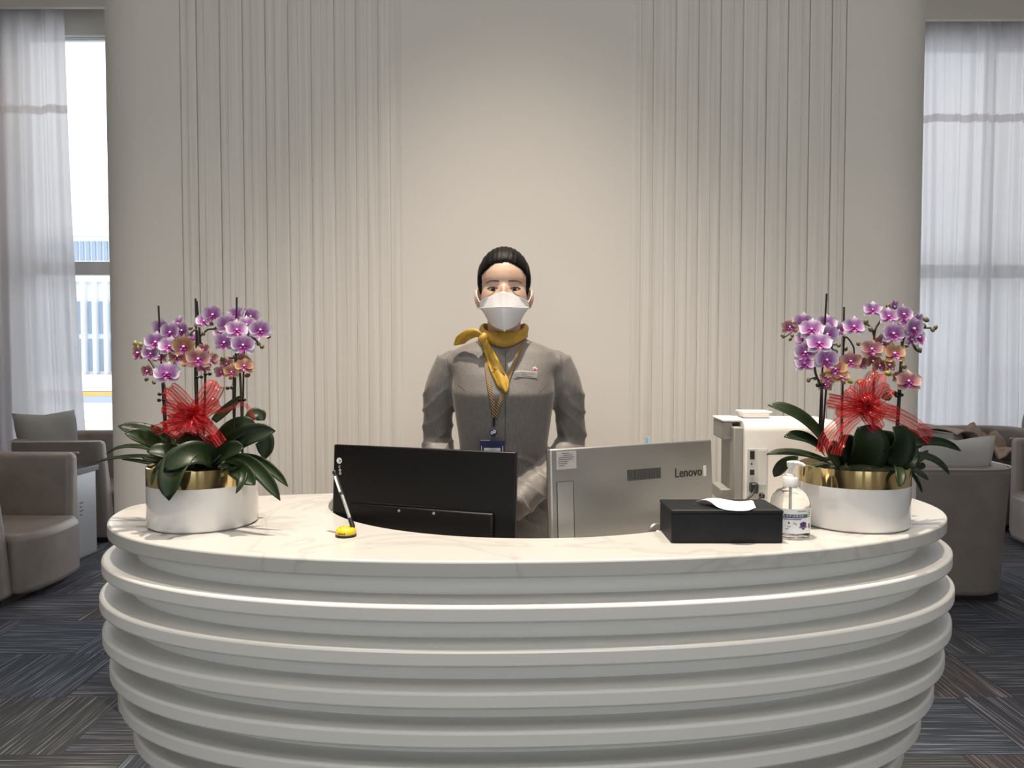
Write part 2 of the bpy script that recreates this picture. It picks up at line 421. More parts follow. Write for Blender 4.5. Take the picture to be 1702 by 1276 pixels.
# ------------------------------------------------------------------ outside
M_conc = mat('pale facade', (0.80, 0.82, 0.85), 0.8)
gr = MB().box((-80, 8.2, -0.4), (80, 140, -0.05)).build('forecourt_ground', mat('pale concrete forecourt', (0.75, 0.75, 0.76), 0.9), smooth=0); tag(gr, 'pale sunlit forecourt outside the windows', kind='structure')
BY = 60.0
bld = thing('terminal_building', 'white terminal building with fins seen through the left window', 'building', (-33, BY, 0))
MB().box((-42, BY, -0.05), (-24, BY + 8, 10.6)).build('facade', M_conc, bld, smooth=0)
M_bwin = mat('blue grey outdoor glazing', (0.28, 0.36, 0.47), 0.25)
MB().box((-42.2, BY - 0.5, 10.6), (-23.8, BY + 8, 11.3)).build('roof_edge', M_conc, bld, smooth=0)
MB().box((-42, BY - 0.35, 7.1), (-24, BY, 8.2)).build('cornice', M_conc, bld, smooth=0)
uw = lw = fn_ = None
for i in range(38):
    x = -41.6 + i * 0.46
    if uw is None: o = MB().box((-0.15, -0.12, 0), (0.15, 0.02, 1.5)).build('upper_window', M_bwin, bld, smooth=0, local=True); uw = o.data
    else: o = bpy.data.objects.new('upper_window', uw); C.objects.link(o); o.parent = bld
    o.location = (x + 33, 0, 8.75)
for i in range(20):
    x = -41.4 + i * 0.87
    for z in (0.0, 2.9):
        if lw is None: o = MB().box((-0.25, -0.1, 0), (0.25, 0.02, 2.5)).build('window', M_bwin, bld, smooth=0, local=True); lw = o.data
        else: o = bpy.data.objects.new('window', lw); C.objects.link(o); o.parent = bld
        o.location = (x + 33, 0, z + 0.2)
    if fn_ is None: o = MB().box((-0.12, -0.55, 0), (0.12, 0, 7.1)).build('fin', M_conc, bld, smooth=0, local=True); fn_ = o.data
    else: o = bpy.data.objects.new('fin', fn_); C.objects.link(o); o.parent = bld
    o.location = (x + 33 + 0.43, 0, 0)
bar = thing('road_barrier', 'low roadside barrier with an orange band outside the left window', 'barrier', (-14, 24, -0.05))
MB().box((-22, 24.0, -0.05), (-8, 24.25, 0.30)).build('barrier_base', mat('blue grey barrier', (0.42, 0.48, 0.62), 0.6), bar, smooth=0)
MB().box((-22, 23.98, 0.17), (-8, 24.27, 0.30)).build('band', mat('orange band', (0.75, 0.42, 0.12), 0.6), bar, smooth=0)
# ------------------------------------------------------------------ reception counter
CT = 1.05
CX, CY, CA, CB, CN, CPH, CBB = 0.054, 2.014, 1.045, 0.567, 2.27, 0.054, 0.20
IA, IB, IY = 0.54, 0.47, 0.085
def c2w(x, y):
    c, s = math.cos(CPH), math.sin(CPH)
    return (CX + x*c - y*s, CY + x*s + y*c)
def outer_path(o, n=120):
    a, bf, bb = CA + o, CB + o, CBB + o*0.3
    c0 = -((IA) / a) ** (CN/2); t0 = math.acos(c0); t1 = 3*PI - t0
    out = []
    for i in range(n + 1):
        t = t0 + (t1 - t0) * i / n; c, s = math.cos(t), math.sin(t)
        x = a * math.copysign(abs(c)**(2/CN), c); y = (bf if s < 0 else bb) * math.copysign(abs(s)**(2/CN), s)
        out.append((x, y))
    return out
def inner_path(yb, n=120, d=0.0):
    a, b = IA + d, IB + d
    ls = yb - IY; arc = PI * math.sqrt((a*a + b*b) / 2); tot = arc + 2*ls; out = []
    for i in range(n + 1):
        q = tot * i / n
        if q < ls: out.append((-a, yb - q))
        elif q > ls + arc: out.append((a, IY + (q - ls - arc)))
        else:
            t = PI + PI * (q - ls) / arc; out.append((a*math.cos(t), IY + b*math.sin(t)))
    return out
def c_slab(op, ip, z0, z1):
    n = len(op); m = MB()
    R = []
    for path, z in ((op, z0), (op, z1), (ip, z1), (ip, z0)):
        R.append([Vector((*c2w(*p), z)) for p in path])
    k = 0
    for r in R: m.v += r
    for q in range(4):
        a, b = q * n, ((q + 1) % 4) * n
        for i in range(n - 1): m.f.append((a+i, a+i+1, b+i+1, b+i))
    m.f.append((0, n, 2*n, 3*n)); m.f.append((n-1, 4*n-1, 3*n-1, 2*n-1))
    return m
counter = thing('reception_counter', 'white curved reception counter with stacked rounded tiers and marble top', 'counter', (CX, CY, 0))
op = outer_path(0); ip = inner_path(op[0][1])
c_slab(op, ip, CT - 0.034, CT).build('countertop', M_marble, counter, bevel=0.005, bseg=3)
OFF = [0, .013, .0185, .014, .001, -.02, -.0465, -.082, -.122, -.165, -.21, -.255]
PITCH = 0.0825
for i in range(1, 12):
    zt = CT - PITCH * i
    op_i = outer_path(OFF[i]); co = outer_path(min(OFF[i], OFF[i-1]) - 0.10)
    c_slab(op_i, co, zt - 0.034, zt).build('tier', M_lacq, counter, bevel=0.006, bseg=3)
rings = []
for i in range(0, 12):
    o = min(OFF[i], OFF[min(i+1, 11)]) - 0.062
    rings.append((o, CT - PITCH*i - 0.03)); rings.append((o, CT - PITCH*(i+1) + 0.002 if i < 11 else 0.0))
core = MB(); n = 121
paths = [[Vector((*c2w(*p), z)) for p in outer_path(o)] for o, z in rings]
for q in paths: core.v += q
for q in range(len(paths) - 1):
    for i in range(n - 1): core.f.append((q*n+i, q*n+i+1, (q+1)*n+i+1, (q+1)*n+i))
core.build('core', M_core, counter, smooth=40)
# inner wall, horn ends and lower work surface for the receptionist
inn = MB()
ipl = [c2w(*p) for p in inner_path(outer_path(-0.062)[0][1])]
inn.loft([[(x, y, z) for x, y in ipl] for z in (0.0, CT - 0.034)], closed=False)
inn.build('inner_wall', mat('grey inner panel', (0.42, 0.41, 0.39), 0.5), counter, thick=0.004)
ws = MB(); half = [Vector((*c2w(*p), 0)) for p in inner_path(0.13, d=-0.006)]
ws.loft([[p + Vector((0, 0, z)) for p in half] for z in (0.735, 0.765)])
ws.build('work_surface', mat('work surface laminate', (0.45, 0.43, 0.41), 0.5), counter, bevel=0.003)

# ------------------------------------------------------------------ black monitor and all in one computer (seen from behind)
def panel_frame(pl, pr, lean):
    """pl, pr: world points of top left and top right corner as seen; returns matrix with x along top, y up, z toward the viewer"""
    x = (pr - pl); w = x.length; x.normalize()
    zc = Vector((x.y, -x.x, 0)); up = Vector((0, 0, 1))
    up = (up * math.cos(lean) + zc * math.sin(lean)).normalized()
    return frame(pl, x, up), w
pl, pr = P(555, 738, 1.925), P(858, 752, 1.765); pr.z = pl.z = (pl.z + pr.z) / 2
Mb, wb_ = panel_frame(pl, pr, -0.06)
mon = thing('monitor', 'black desktop monitor seen from behind with a small white emblem', 'monitor', (Mb @ Vector((wb_/2, -0.40, -0.05))).to_tuple()[:2] + (0.765,))
M_mon = mat('satin black monitor shell', (0.004, 0.0035, 0.0038), 0.35, 0, 0.3)
MB().obox(Mb, (0, -0.30, -0.016), (wb_, 0, 0.0)).build('back_shell', M_mon, mon, bevel=0.003)
MB().obox(Mb, (0.004, -0.298, -0.021), (wb_-0.004, -0.004, -0.0155)).build('screen', mat('dark screen glass', (0.02, 0.022, 0.025), 0.1), mon, smooth=0)
MB().obox(Mb, (0.05, -0.29, -0.001), (wb_-0.05, -0.143, 0.010)).build('electronics_bulge', M_mon, mon, bevel=0.01, bseg=3)
for fx in (0.192, 0.284):
    MB().revolve([(0.0035, 0), (0.0035, 0.002), (0.001, 0.0026)], n=10).v
    m = MB().revolve([(0.0036, 0), (0.0036, 0.0018), (0.0012, 0.0024)], n=10)
    m.v = [Mb @ (p + Vector((fx, -0.152, 0.0095))) for p in m.v]; m.build('screw', mat('bright screw', (0.6, 0.6, 0.6), 0.3, 1), mon)
MB().obox(Mb, (0.10, -0.1405, 0.0), (0.285, -0.139, 0.0012)).build('vent_slit', M_dark, mon, smooth=0)
zb = (Mb @ Vector((wb_/2, -0.30, 0))).z
m = MB(); cpos = Mb @ Vector((wb_/2, -0.22, 0.0)); dz = Vector(((Mb @ Vector((0, 0, 1))) - (Mb @ Vector((0, 0, 0)))))
m.obox(frame((cpos.x, cpos.y, 0.765), (Mb.to_3x3() @ Vector((1, 0, 0))), (0, 0, 1)), (-0.035, 0.01, -0.02), (0.035, cpos.z - 0.765, 0.012)); m.build('stand_neck', M_mon, mon, bevel=0.004)
m = MB().revolve([(0.10, 0), (0.10, 0.008), (0.09, 0.014)], (cpos.x, cpos.y + 0.0, 0.765), 32); m.build('stand_foot', M_mon, mon)
# emblem: ring with inner curl and three small rings, white print
M_wp = mat('white print', (0.75, 0.74, 0.72), 0.5)
def ring2d(cx, cy, r, w, a0=0, a1=2*PI, n=20):
    return [(cx + q*math.cos(a0 + (a1-a0)*i/n), cy + q*math.sin(a0 + (a1-a0)*i/n)) for q in (r, r-w) for i in range(n+1)], [(i, i+1, n+2+i, n+1+i) for i in range(n)]
em = MB()
for args in ((0.017, -0.040, 0.0075, 0.0030), (0.0175, -0.0395, 0.0036, 0.0013, 0.4, 5.4), (0.0145, -0.040, 0.003, 0.003, 0, 6.28),
             (0.0185, -0.0555, 0.0032, 0.0011, 0.6, 5.4), (0.0195, -0.0635, 0.0032, 0.0011), (0.0205, -0.0715, 0.0032, 0.0011)):
    vv, ff = ring2d(*args); em.add([Mb @ Vector((x, y, 0.0007)) for x, y in vv], ff)
em.build('emblem', M_wp, mon, smooth=0)

pl, pr = P(914, 747, 1.73), P(1183, 730, 1.935); pl.z = pr.z = (pl.z + pr.z) / 2
Ml, wl_ = panel_frame(pl, pr, -0.05)
aio = thing('all_in_one_computer', 'silver grey all in one computer seen from behind beside the black monitor', 'computer', (Ml @ Vector((wl_/2, -0.40, -0.05))).to_tuple()[:2] + (0.765,))
MB().obox(Ml, (0, -0.30, -0.018), (wl_, 0, 0)).build('back_shell', M_alu, aio, bevel=0.004, bseg=3)
MB().obox(Ml, (0.003, -0.297, -0.0235), (wl_-0.003, -0.003, -0.0175)).build('screen', mat('dark screen glass', (0.02, 0.02, 0.02), 0.1), aio, smooth=0)
m = MB(); m.obox(Ml, (0.016, -0.30, 0.0), (0.058, -0.075, 0.0016)); m.build('side_cover', mat('pale silver cover', (0.50, 0.50, 0.49), 0.32, 0.7), aio, bevel=0.001)
m = MB()
for z0, z1 in ((-0.0755, -0.0745),): m.obox(Ml, (0.0155, z0, 0.0), (0.0585, z1, 0.0021))
m.obox(Ml, (0.0152, -0.30, 0.0), (0.0162, -0.0745, 0.0021)); m.obox(Ml, (0.0578, -0.30, 0.0), (0.0588, -0.0745, 0.0021))
m.build('cover_seam', mat('dark seam', (0.05, 0.05, 0.05), 0.6), aio, smooth=0)
sl = None
for i in range(30):
    x = 0.208 + i * 0.0033
    m = MB().obox(Ml, (x, -0.086, 0.0), (x + 0.0014, -0.060, 0.0009)); m.build('vent_slot', M_dark, aio, smooth=0)
tm = text_mesh('Lenovo', 0.0285, 0.0006)
place_mesh('lettering', tm, Ml @ Matrix.Translation((0.390, -0.078, 0.0007)) @ Matrix.Diagonal((1.0, 1.15, 1, 1)), mat('black letters', (0.01, 0.01, 0.01), 0.4), aio)
m = MB().obox(Ml, (wl_-0.030, -0.090, 0.0), (wl_-0.021, -0.064, 0.0012)); st = m.build('edge_sticker', mat('pale sticker', (0.6, 0.58, 0.54), 0.6), aio, smooth=0)
# paper sticker with printed lines (its code is left out)
st = MB().obox(Ml, (0.016, -0.047, 0.0), (0.068, -0.006, 0.0008)).build('sticker', mat('grey paper sticker', (0.40, 0.38, 0.38), 0.6), aio, smooth=0)
ln = MB()
for q, (x0, x1) in enumerate(((0.03, 0.05), (0.034, 0.058), (0.022, 0.062), (0.022, 0.058), (0.02, 0.046), (0.02, 0.044), (0.022, 0.036))):
    ln.obox(Ml, (x0, -0.0115 - q*0.0046, 0.0008), (x1, -0.0100 - q*0.0046, 0.0011))
ln.build('printed_line', mat('grey print', (0.12, 0.11, 0.11), 0.7), st, smooth=0)
m = MB(); m.revolve([(0.018, 0), (0.016, 0.004), (0.012, 0.001), (0.0, 0.0)], n=24, cap1=False)
m.v = [Ml @ (Vector((p.x*1.25, p.y*1.15, p.z)) + Vector((0.288, -0.214, 0))) for p in m.v]; m.build('cable_hole', mat('cable hole ring', (0.25, 0.24, 0.23), 0.4, 0.6), aio)
a = Ml @ Vector((0.288, -0.214, 0.004)); cbl = crom([a, a + Vector((0.012, -0.022, -0.006)), a + Vector((0.035, -0.045, -0.016)), a + Vector((0.08, -0.06, -0.05))], 6)
MB().tube(cbl, 0.0045, 8).build('cable', M_white, aio)
m = MB(); cpos = Ml @ Vector((wl_/2, -0.2, 0))
m.obox(frame((cpos.x, cpos.y, 0.765), (Ml.to_3x3() @ Vector((1, 0, 0))), (0, 0, 1)), (-0.05, 0.008, -0.024), (0.05, cpos.z - 0.765, -0.002)); m.build('stand_neck', M_alu, aio, bevel=0.004)
m = MB().revolve([(0.11, 0), (0.11, 0.007), (0.10, 0.011)], (cpos.x, cpos.y + 0.03, 0.765), 32); m.build('stand_foot', M_alu, aio)
m = MB().obox(Ml, (0.283, -0.006, -0.026), (0.292, 0.012, -0.0185)); m.build('sticky_tab', mat('light blue tab', (0.35, 0.55, 0.68), 0.6), aio, smooth=0)

# ------------------------------------------------------------------ tissue box
A, B = G(1115, 903, CT), G(1302, 903, CT); A.y = B.y = (A.y + B.y) / 2
tb = thing('tissue_box', 'black leather tissue box with one white tissue pulled out', 'tissue box', ((A.x + B.x)/2, A.y + 0.06, CT + 0.0005))
M_blk = noise_col(mat('black leatherette', (0.006, 0.007, 0.009), 0.5, 0, 0.3), (0.005, 0.006, 0.008), (0.008, 0.009, 0.012), (30, 30, 30), 3, bump=0.2, bscale=(900, 900, 900))
x0, x1, y0, y1, zt = A.x, B.x, A.y, A.y + 0.125, CT + 0.069
MB().box((x0 + 0.001, y0 + 0.001, CT + 0.0005), (x1 - 0.001, y1 - 0.001, zt - 0.008)).build('body', M_blk, tb, bevel=0.002)
MB().box((x0, y0, zt - 0.0075), (x1, y1, zt)).build('lid', M_blk, tb, bevel=0.002)
MB().add([(x0+0.06, y0+0.055, zt+0.0006), (x1-0.06, y0+0.055, zt+0.0006), (x1-0.06, y0+0.075, zt+0.0006), (x0+0.06, y0+0.075, zt+0.0006)], [(0, 1, 2, 3)]).build('slot', M_dark, tb, smooth=0)
stch = MB()
for yy in (y0 + 0.004, y1 - 0.004): stch.tube([(x0 + 0.004, yy, zt + 0.0003), (x1 - 0.004, yy, zt + 0.0003)], 0.0006, 5)
stch.build('stitching', mat('grey thread', (0.10, 0.10, 0.10), 0.7), tb)
tx, ty = x0 + 0.128, y0 + 0.05
def tis(u, v):
    px = tx + (u - 0.5) * 0.118 * (1 - 0.35*v) + 0.012*v; py = ty + 0.03 - v * (0.072 + 0.02*math.sin(PI*u))
    pz = zt + 0.003 + 0.012 * math.sin(PI * min(1, v*1.15)) * (0.5 + 0.5*math.sin(PI*u)) + 0.004*math.sin(6*u + 2*v) - 0.006*max(0, v-0.6)/0.4*0.5
    return (px, py, max(pz, zt + 0.0015))
MB().grid(tis, 16, 12).build('tissue', mat('white tissue paper', (0.82, 0.80, 0.77), 0.9), tb, smooth=180, thick=0.0006)

# ------------------------------------------------------------------ hand sanitiser bottle
bp = G(1323, 897, CT); bc = Vector((bp.x, bp.y + 0.036, CT))
hs = thing('sanitizer_bottle', 'clear pump bottle of hand sanitiser with a white and blue label', 'bottle', bc + Vector((0, 0, 0.0005)))
M_clear = mat('clear plastic', (0.97, 0.97, 0.97), 0.05, 0, None, Transmission_Weight=1.0, IOR=1.25)
MB().revolve([(0.036, 0.0005), (0.0405, 0.004), (0.041, 0.012), (0.041, 0.068), (0.040, 0.078), (0.036, 0.089), (0.028, 0.099), (0.0155, 0.106), (0.0145, 0.112), (0.0, 0.112)], bc, 40, True, False).build('bottle_body', M_clear, hs)
MB().revolve([(0.0152, 0.108), (0.0162, 0.109), (0.0162, 0.126), (0.0148, 0.128), (0.009, 0.1285), (0.0085, 0.134), (0.005, 0.135)], bc, 28).build('cap', M_white, hs)
pm = MB().revolve([(0.0042, 0.13), (0.0042, 0.147), (0.0075, 0.150), (0.0085, 0.158), (0.0085, 0.1605), (0.006, 0.162)], bc, 20)
pm.tube([bc + Vector((0, 0, 0.158)), bc + Vector((0.012, -0.004, 0.1585)), bc + Vector((0.022, -0.008, 0.156)), bc + Vector((0.026, -0.0095, 0.1525))], [0.0055, 0.005, 0.0042, 0.0035], 10)
pm.build('pump_head', M_white, hs)
MB().tube([bc + Vector((0, 0, 0.005)), bc + Vector((0, 0, 0.112))], 0.0028, 8).build('dip_tube', mat('pale tube', (0.7, 0.7, 0.7), 0.4), hs)
view = math.atan2(-bc.y, -bc.x)            # direction of the front of the label
fa = -PI/2 + 0.12
def on_bottle(s, z, d=0.0004):             # s: metres along the label from its middle
    a = fa + s / 0.041
    return bc + Vector(((0.041 + d)*math.cos(a), (0.041 + d)*math.sin(a), z))
def patch(s0, s1, z0, z1, d, n=10):
    return MB().grid(lambda u, v: on_bottle(s0 + (s1 - s0)*u, z0 + (z1 - z0)*v, d), n, 1)
lab = patch(-0.075, 0.052, 0.014, 0.066, 0.0004, 40).build('label', mat('white label', (0.82, 0.82, 0.83), 0.4), hs, smooth=180)
M_navy = mat('navy label print', (0.015, 0.025, 0.13), 0.4)
patch(-0.06, 0.013, 0.047, 0.055, 0.0007).build('blue_strip', M_navy, lab, smooth=180)
patch(-0.06, 0.004, 0.0435, 0.0450, 0.0007).build('thin_strip', M_navy, lab, smooth=180)
def bottle_text(t, size, s, z, m, nm):
    me = text_mesh(t, size, 0.0)
    for v in me.vertices: v.co = on_bottle(s + v.co.x, z + v.co.y, 0.0010)
    place_mesh(nm, me, Matrix.Identity(4), m, lab)
M_grn = mat('green dot', (0.02, 0.22, 0.09), 0.4); M_ink = mat('dark ink', (0.03, 0.03, 0.06), 0.6)
try:
    bottle_text('免洗手消毒凝胶', 0.0066, -0.012, 0.0510, M_wp, 'lettering')
except Exception: pass
bottle_text('Ag', 0.0065, -0.010, 0.036, M_ink, 'lettering')
def disc_on(s, z, r, d, m, nm, pts=None):
    mb = MB(); pts = pts or [(r*math.cos(2*PI*i/16), r*math.sin(2*PI*i/16)) for i in range(16)]
    mb.add([on_bottle(s + x, z + y, d) for x, y in pts], [tuple(range(len(pts)))]); mb.build(nm, m, lab, smooth=0)
disc_on(-0.0215, 0.0365, 1, 0.0009, M_navy, 'drop_mark', [(0, .0035), (.0014, .001), (.0018, -.0012), (0, -.0024), (-.0018, -.0012), (-.0014, .001)])
disc_on(0.0165, 0.0508, 0.0042, 0.0011, M_grn, 'green_dot')
shield = [(-.008, .006), (-.0045, .0065), (0, .009), (.0045, .0065), (.008, .006), (.007, -.003), (.004, -.0065), (0, -.0095), (-.004, -.0065), (-.007, -.003)]
disc_on(0.009, 0.031, 1, 0.0009, mat('purple shield print', (0.08, 0.03, 0.16), 0.4), 'shield', shield)
disc_on(0.009, 0.0285, 1, 0.0012, mat('brown ribbon print', (0.22, 0.15, 0.12), 0.5), 'shield_ribbon', [(-.0095, -.002), (0, -.0035), (.0095, -.002), (.0095, .001), (0, -.0005), (-.0095, .001)])
for q, (s0, s1, z) in enumerate(((-0.004, 0.017, 0.0605), (-0.025, -0.018, 0.028), (-0.028, -0.022, 0.023), (0.021, 0.032, 0.060), (0.021, 0.032, 0.056), (0.021, 0.032, 0.052), (0.021, 0.031, 0.048))):
    patch(s0, s1, z, z + 0.0013, 0.0008, 4).build('small_print', mat('grey print', (0.12, 0.11, 0.11), 0.7), lab, smooth=180)
for q in range(5): patch(0.024 + q*0.0018, 0.0249 + q*0.0018, 0.024, 0.034, 0.0008, 1).build('bar_mark', M_ink, lab, smooth=0)

# ------------------------------------------------------------------ pen on yellow stand
pb = G(573, 893, CT); pc = Vector((pb.x, pb.y + 0.012, CT))
ps = thing('pen_stand', 'round yellow pen stand with a black and white pen leaning in it', 'pen stand', pc + Vector((0, 0, 0.0005)))
M_yel = mat('yellow plastic', (0.80, 0.52, 0.02), 0.3)
MB().revolve([(0.021, 0.0005), (0.0225, 0.002), (0.0225, 0.005), (0.021, 0.006)], pc, 32).build('base_ring', M_dark, ps)
cap = MB().revolve([(0.0215, 0.0055), (0.0222, 0.008), (0.021, 0.014), (0.017, 0.0185), (0.009, 0.0205), (0.0005, 0.021)], pc, 32).build('yellow_dome', M_yel, ps)
dk = MB()
for dx, dy in ((-0.006, 0.006), (0.0065, 0.0065)): dk.ell(pc + Vector((dx, dy - 0.004, 0.0205)), (0.0018, 0.003, 0.0008), 10, 6)
dk.tube([pc + Vector((0.011*math.cos(a), -0.003 + 0.009*math.sin(a), 0.0202 - 0.0012*abs(math.sin(a)))) for a in [PI + PI*i/10 for i in range(11)]], 0.0007, 5)
dk.build('face_print', M_dark, cap)
pm_ = MB()
for q_ in range(6):
    pm_.grid(lambda u, v: pc + Vector((0.0227*math.cos(-PI/2 - 0.62 + q_*0.13 + 0.09*u), 0.0227*math.sin(-PI/2 - 0.62 + q_*0.13 + 0.09*u), 0.0078 + (0.0026 + 0.0008*(q_ % 2))*v)), 3, 1)
pm_.build('printed_marks', M_dark, cap, smooth=0)
ptip = P(588, 880, pc.y + 0.004); ptop = P(556, 785, pc.y + 0.05)
def along(t): return ptip.lerp(ptop, t)
soc = MB().tube([pc + Vector((0.008, 0.002, 0.016)), ptip.lerp(pc + Vector((0.008, 0.002, 0.016)), 0.3), along(0.06), along(0.2)], [0.008, 0.0065, 0.0055, 0.0048], 12).build('pen_socket', M_dark, ps)
MB().tube([along(0.17), along(0.62)], 0.0036, 12).build('barrel', mat('silver pen barrel', (0.62, 0.62, 0.62), 0.25, 0.6), ps)
MB().tube([along(0.60), along(0.95)], 0.0040, 12).build('upper_barrel', mat('charcoal pen barrel', (0.05, 0.05, 0.055), 0.3), ps)
off = Vector((-0.001, -0.0055, 0))
MB().tube([along(0.66) + off, along(0.9) + off, along(0.93) + off*0.6], [0.0022, 0.0024, 0.0022], 8).build('clip', M_white, ps)
MB().tube([along(0.95), along(1.0), along(1.03)], [0.0036, 0.005, 0.0035], 10).build('end_button', M_dark, ps)

# ------------------------------------------------------------------ card printer
prn = thing('card_printer', 'white card printer with cables behind the tissue box', 'printer', (0.68, 2.03, CT + 0.0005))
M_pw = mat('printer white', (0.80, 0.77, 0.72), 0.4); M_pg = mat('printer grey', (0.30, 0.285, 0.26), 0.45)
a = P(1236, 828, 1.975); X0 = a.x; Y0 = 1.975; W_ = 0.235; D_ = 0.17; H_ = P(1236, 700, 1.975).z
Rm = frame((X0, Y0, CT + 0.001), (math.cos(-0.06), math.sin(-0.06), 0), (-math.sin(-0.06), math.cos(-0.06), 0))
h = H_ - CT
def prnb(name, lo, hi, m, bev=0.003, par=None, bs=2): return MB().obox(Rm, lo, hi).build(name, m, par or prn, bevel=bev, bseg=bs)
bx = MB(); sec = []
for q in range(7): sec.append((0.014 - 0.014*math.sin(PI/2*q/6), h - 0.014 + 0.014*math.sin(PI/2*q/6) if False else h - 0.028 + 0.028*math.cos(PI/2 - PI/2*q/6)))
prof_ = [(0.0, 0.0)] + [(0.028*(1 - math.cos(PI/2*q/6)), h - 0.028 + 0.028*math.sin(PI/2*q/6)) for q in range(7)] + [(D_, h), (D_, 0.0)]
bx.loft([[Rm @ Vector((x, y, z)) for y, z in prof_] for x in (0.0, W_)]); bx.build('housing', M_pw, prn, bevel=0.003)
# grey user side: c shaped front at the left end of the housing
prnb('front_column', (-0.024, 0.012, 0.0), (0.0, D_ - 0.004, h - 0.018), M_pg)
prnb('head_block', (-0.046, 0.045, h - 0.055), (-0.02, D_ - 0.002, h - 0.006), M_pg, 0.004)
prnb('top_cover', (-0.048, 0.040, h - 0.006), (0.004, D_, h + 0.001), M_pw, 0.003)
prnb('card_tray', (-0.048, 0.05, 0.0), (-0.02, D_ - 0.002, 0.034), M_pg, 0.003)
bpn = prnb('connector_panel', (0.008, -0.0015, 0.018), (0.060, 0.001, 0.148), mat('printer panel grey', (0.55, 0.54, 0.52), 0.5), 0.0006)
prnb('blank_plate', (0.034, -0.0028, 0.055), (0.057, 0.001, 0.145), mat('printer plate', (0.62, 0.61, 0.58), 0.45), 0.0006)
prnb('power_switch', (0.0145, -0.0035, 0.121), (0.026, 0.001, 0.143), M_dark, 0.0008)
prnb('network_port', (0.0145, -0.003, 0.080), (0.026, 0.001, 0.094), M_dark, 0.0008)
prnb('indicator', (0.0165, -0.0028, 0.107), (0.0205, 0.001, 0.111), M_dark, 0.0004)
prnb('power_plug', (0.0130, -0.026, 0.036), (0.032, 0.001, 0.062), M_dark, 0.004)
prnb('usb_plug', (0.038, -0.018, 0.022), (0.05, 0.001, 0.034), M_dark, 0.003)
MB().revolve([(0.0035, 0), (0.0035, 0.0015)], n=12).v
w = lambda x, y, z: Rm @ Vector((x, y, z))
cb1 = crom([w(0.022, -0.024, 0.048), w(0.008, -0.045, 0.035), w(-0.03, -0.06, 0.010), w(-0.055, -0.065, 0.004), w(-0.09, -0.03, 0.004)], 8)
MB().tube(cb1, 0.0032, 8).build('power_cable', M_dark, prn)
cb2 = crom([w(0.044, -0.016, 0.028), w(0.02, -0.035, 0.018), w(-0.015, -0.05, 0.008), w(-0.05, -0.045, 0.0045), w(-0.09, -0.01, 0.0045)], 8)
MB().tube(cb2, 0.0028, 8).build('data_cable', M_dark, prn)
cb3 = crom([w(0.026, -0.008, 0.028), w(0.030, -0.022, 0.016), w(0.018, -0.032, 0.004), w(-0.02, -0.03, 0.0035), w(-0.07, 0.0, 0.0035)], 8)
MB().tube(cb3, 0.0018, 8).build('network_cable', mat('cream cable', (0.75, 0.66, 0.42), 0.5), prn)
bxo = thing('small_white_box', 'small flat white box lying on top of the card printer', 'box', w(0.055, 0.10, h + 0.0005))
MB().obox(Rm, (0.018, 0.085, h + 0.001), (0.086, 0.15, h + 0.0145)).build('box_body', M_white, bxo, bevel=0.002)
MB().obox(Rm, (0.012, 0.08, h + 0.0145), (0.092, 0.155, h + 0.0185)).build('lid', M_white, bxo, bevel=0.001)

# ------------------------------------------------------------------ armchairs
def armchair(name, label, loc, rz, group=None, first=[None]):
    if first[0] is None:
        t = thing(name, label, 'armchair', (0, 0, 0), 0, group)
        # u shaped shell, front toward +x; outer plan and inner plan per height
        def plan(z, inner):
            k = (z - 0.04) / 0.75
            ty = 0.45 - 0.04 * (1 - k) if not inner else 0.45 - (0.18 - 0.09 * k)
            tx = -0.42 + (0.02*(1-k)) if not inner else -0.42 + (0.19 - 0.07 * k)
            R = 0.20 if not inner else 0.13
            xf = 0.335 + 0.03 * (1 - k)
            pts = [(xf, ty)]
            for i in range(9):
                a = PI/2 + PI/2 * i / 8; pts.append((tx + R + R*math.cos(a), ty - R + R*math.sin(a)))
            for i in range(9):
                a = PI + PI/2 * i / 8; pts.append((tx + R + R*math.cos(a), -ty + R + R*math.sin(a)))
            pts.append((xf, -ty))
            return pts
        m = MB(); zs = [0.04, 0.25, 0.45, 0.65, 0.79]
        n = 20
        rings = []
        for z in zs: rings.append([(x, y, z) for x, y in plan(z, False)] + [(x, y, z) for x, y in reversed(plan(z, True))])
        m.loft(rings, False, False)
        k0 = 0; k1 = (len(zs) - 1) * 2 * n
        for base in (k0, k1):
            for i in range(n - 1): m.f.append((base + i, base + i + 1, base + 2*n - 2 - i, base + 2*n - 1 - i))
        m.build('shell', M_leather, t, bevel=0.035, bseg=4, local=True)
        s = MB()
        hh = 0.30
        def seat_ring(z, d):
            return [(x, y, z) for x, y in ((-0.24 + d, -hh + d), (0.40, -hh + d), (0.47 - d, -hh + 0.10 + d*0.5), (0.485 - d, 0), (0.47 - d, hh - 0.10 - d*0.5), (0.40, hh - d), (-0.24 + d, hh - d))]
        s.loft([seat_ring(0.045, 0.0), seat_ring(0.40, 0.0)]); s.build('seat', M_leather, t, bevel=0.04, bseg=4, local=True)
        pl_ = MB().box((-0.33, -0.36, 0.0), (0.33, 0.34, 0.045)).build('plinth', mat('black plinth', (0.01, 0.01, 0.01), 0.6), t, smooth=0, local=True)
        # piping along the top rim
        m = MB().tube([(x, y, 0.785) for x, y in plan(0.785, False)], 0.006, 6); m.build('piping', mat('pale taupe piping', (0.42, 0.385, 0.36), 0.4), t, local=True)
        first[0] = t
    else:
        t = copy_tree(first[0]); t.name = name
        if group: t['group'] = group
        t['label'] = label
    t.location = loc; t.rotation_euler = (0, 0, rz)
    return t
GA = 'taupe leather lounge armchairs'
armchair('armchair', 'taupe leather armchair at the lower left edge with empty seat', (-3.25, 4.70, 0), 0.0, GA)
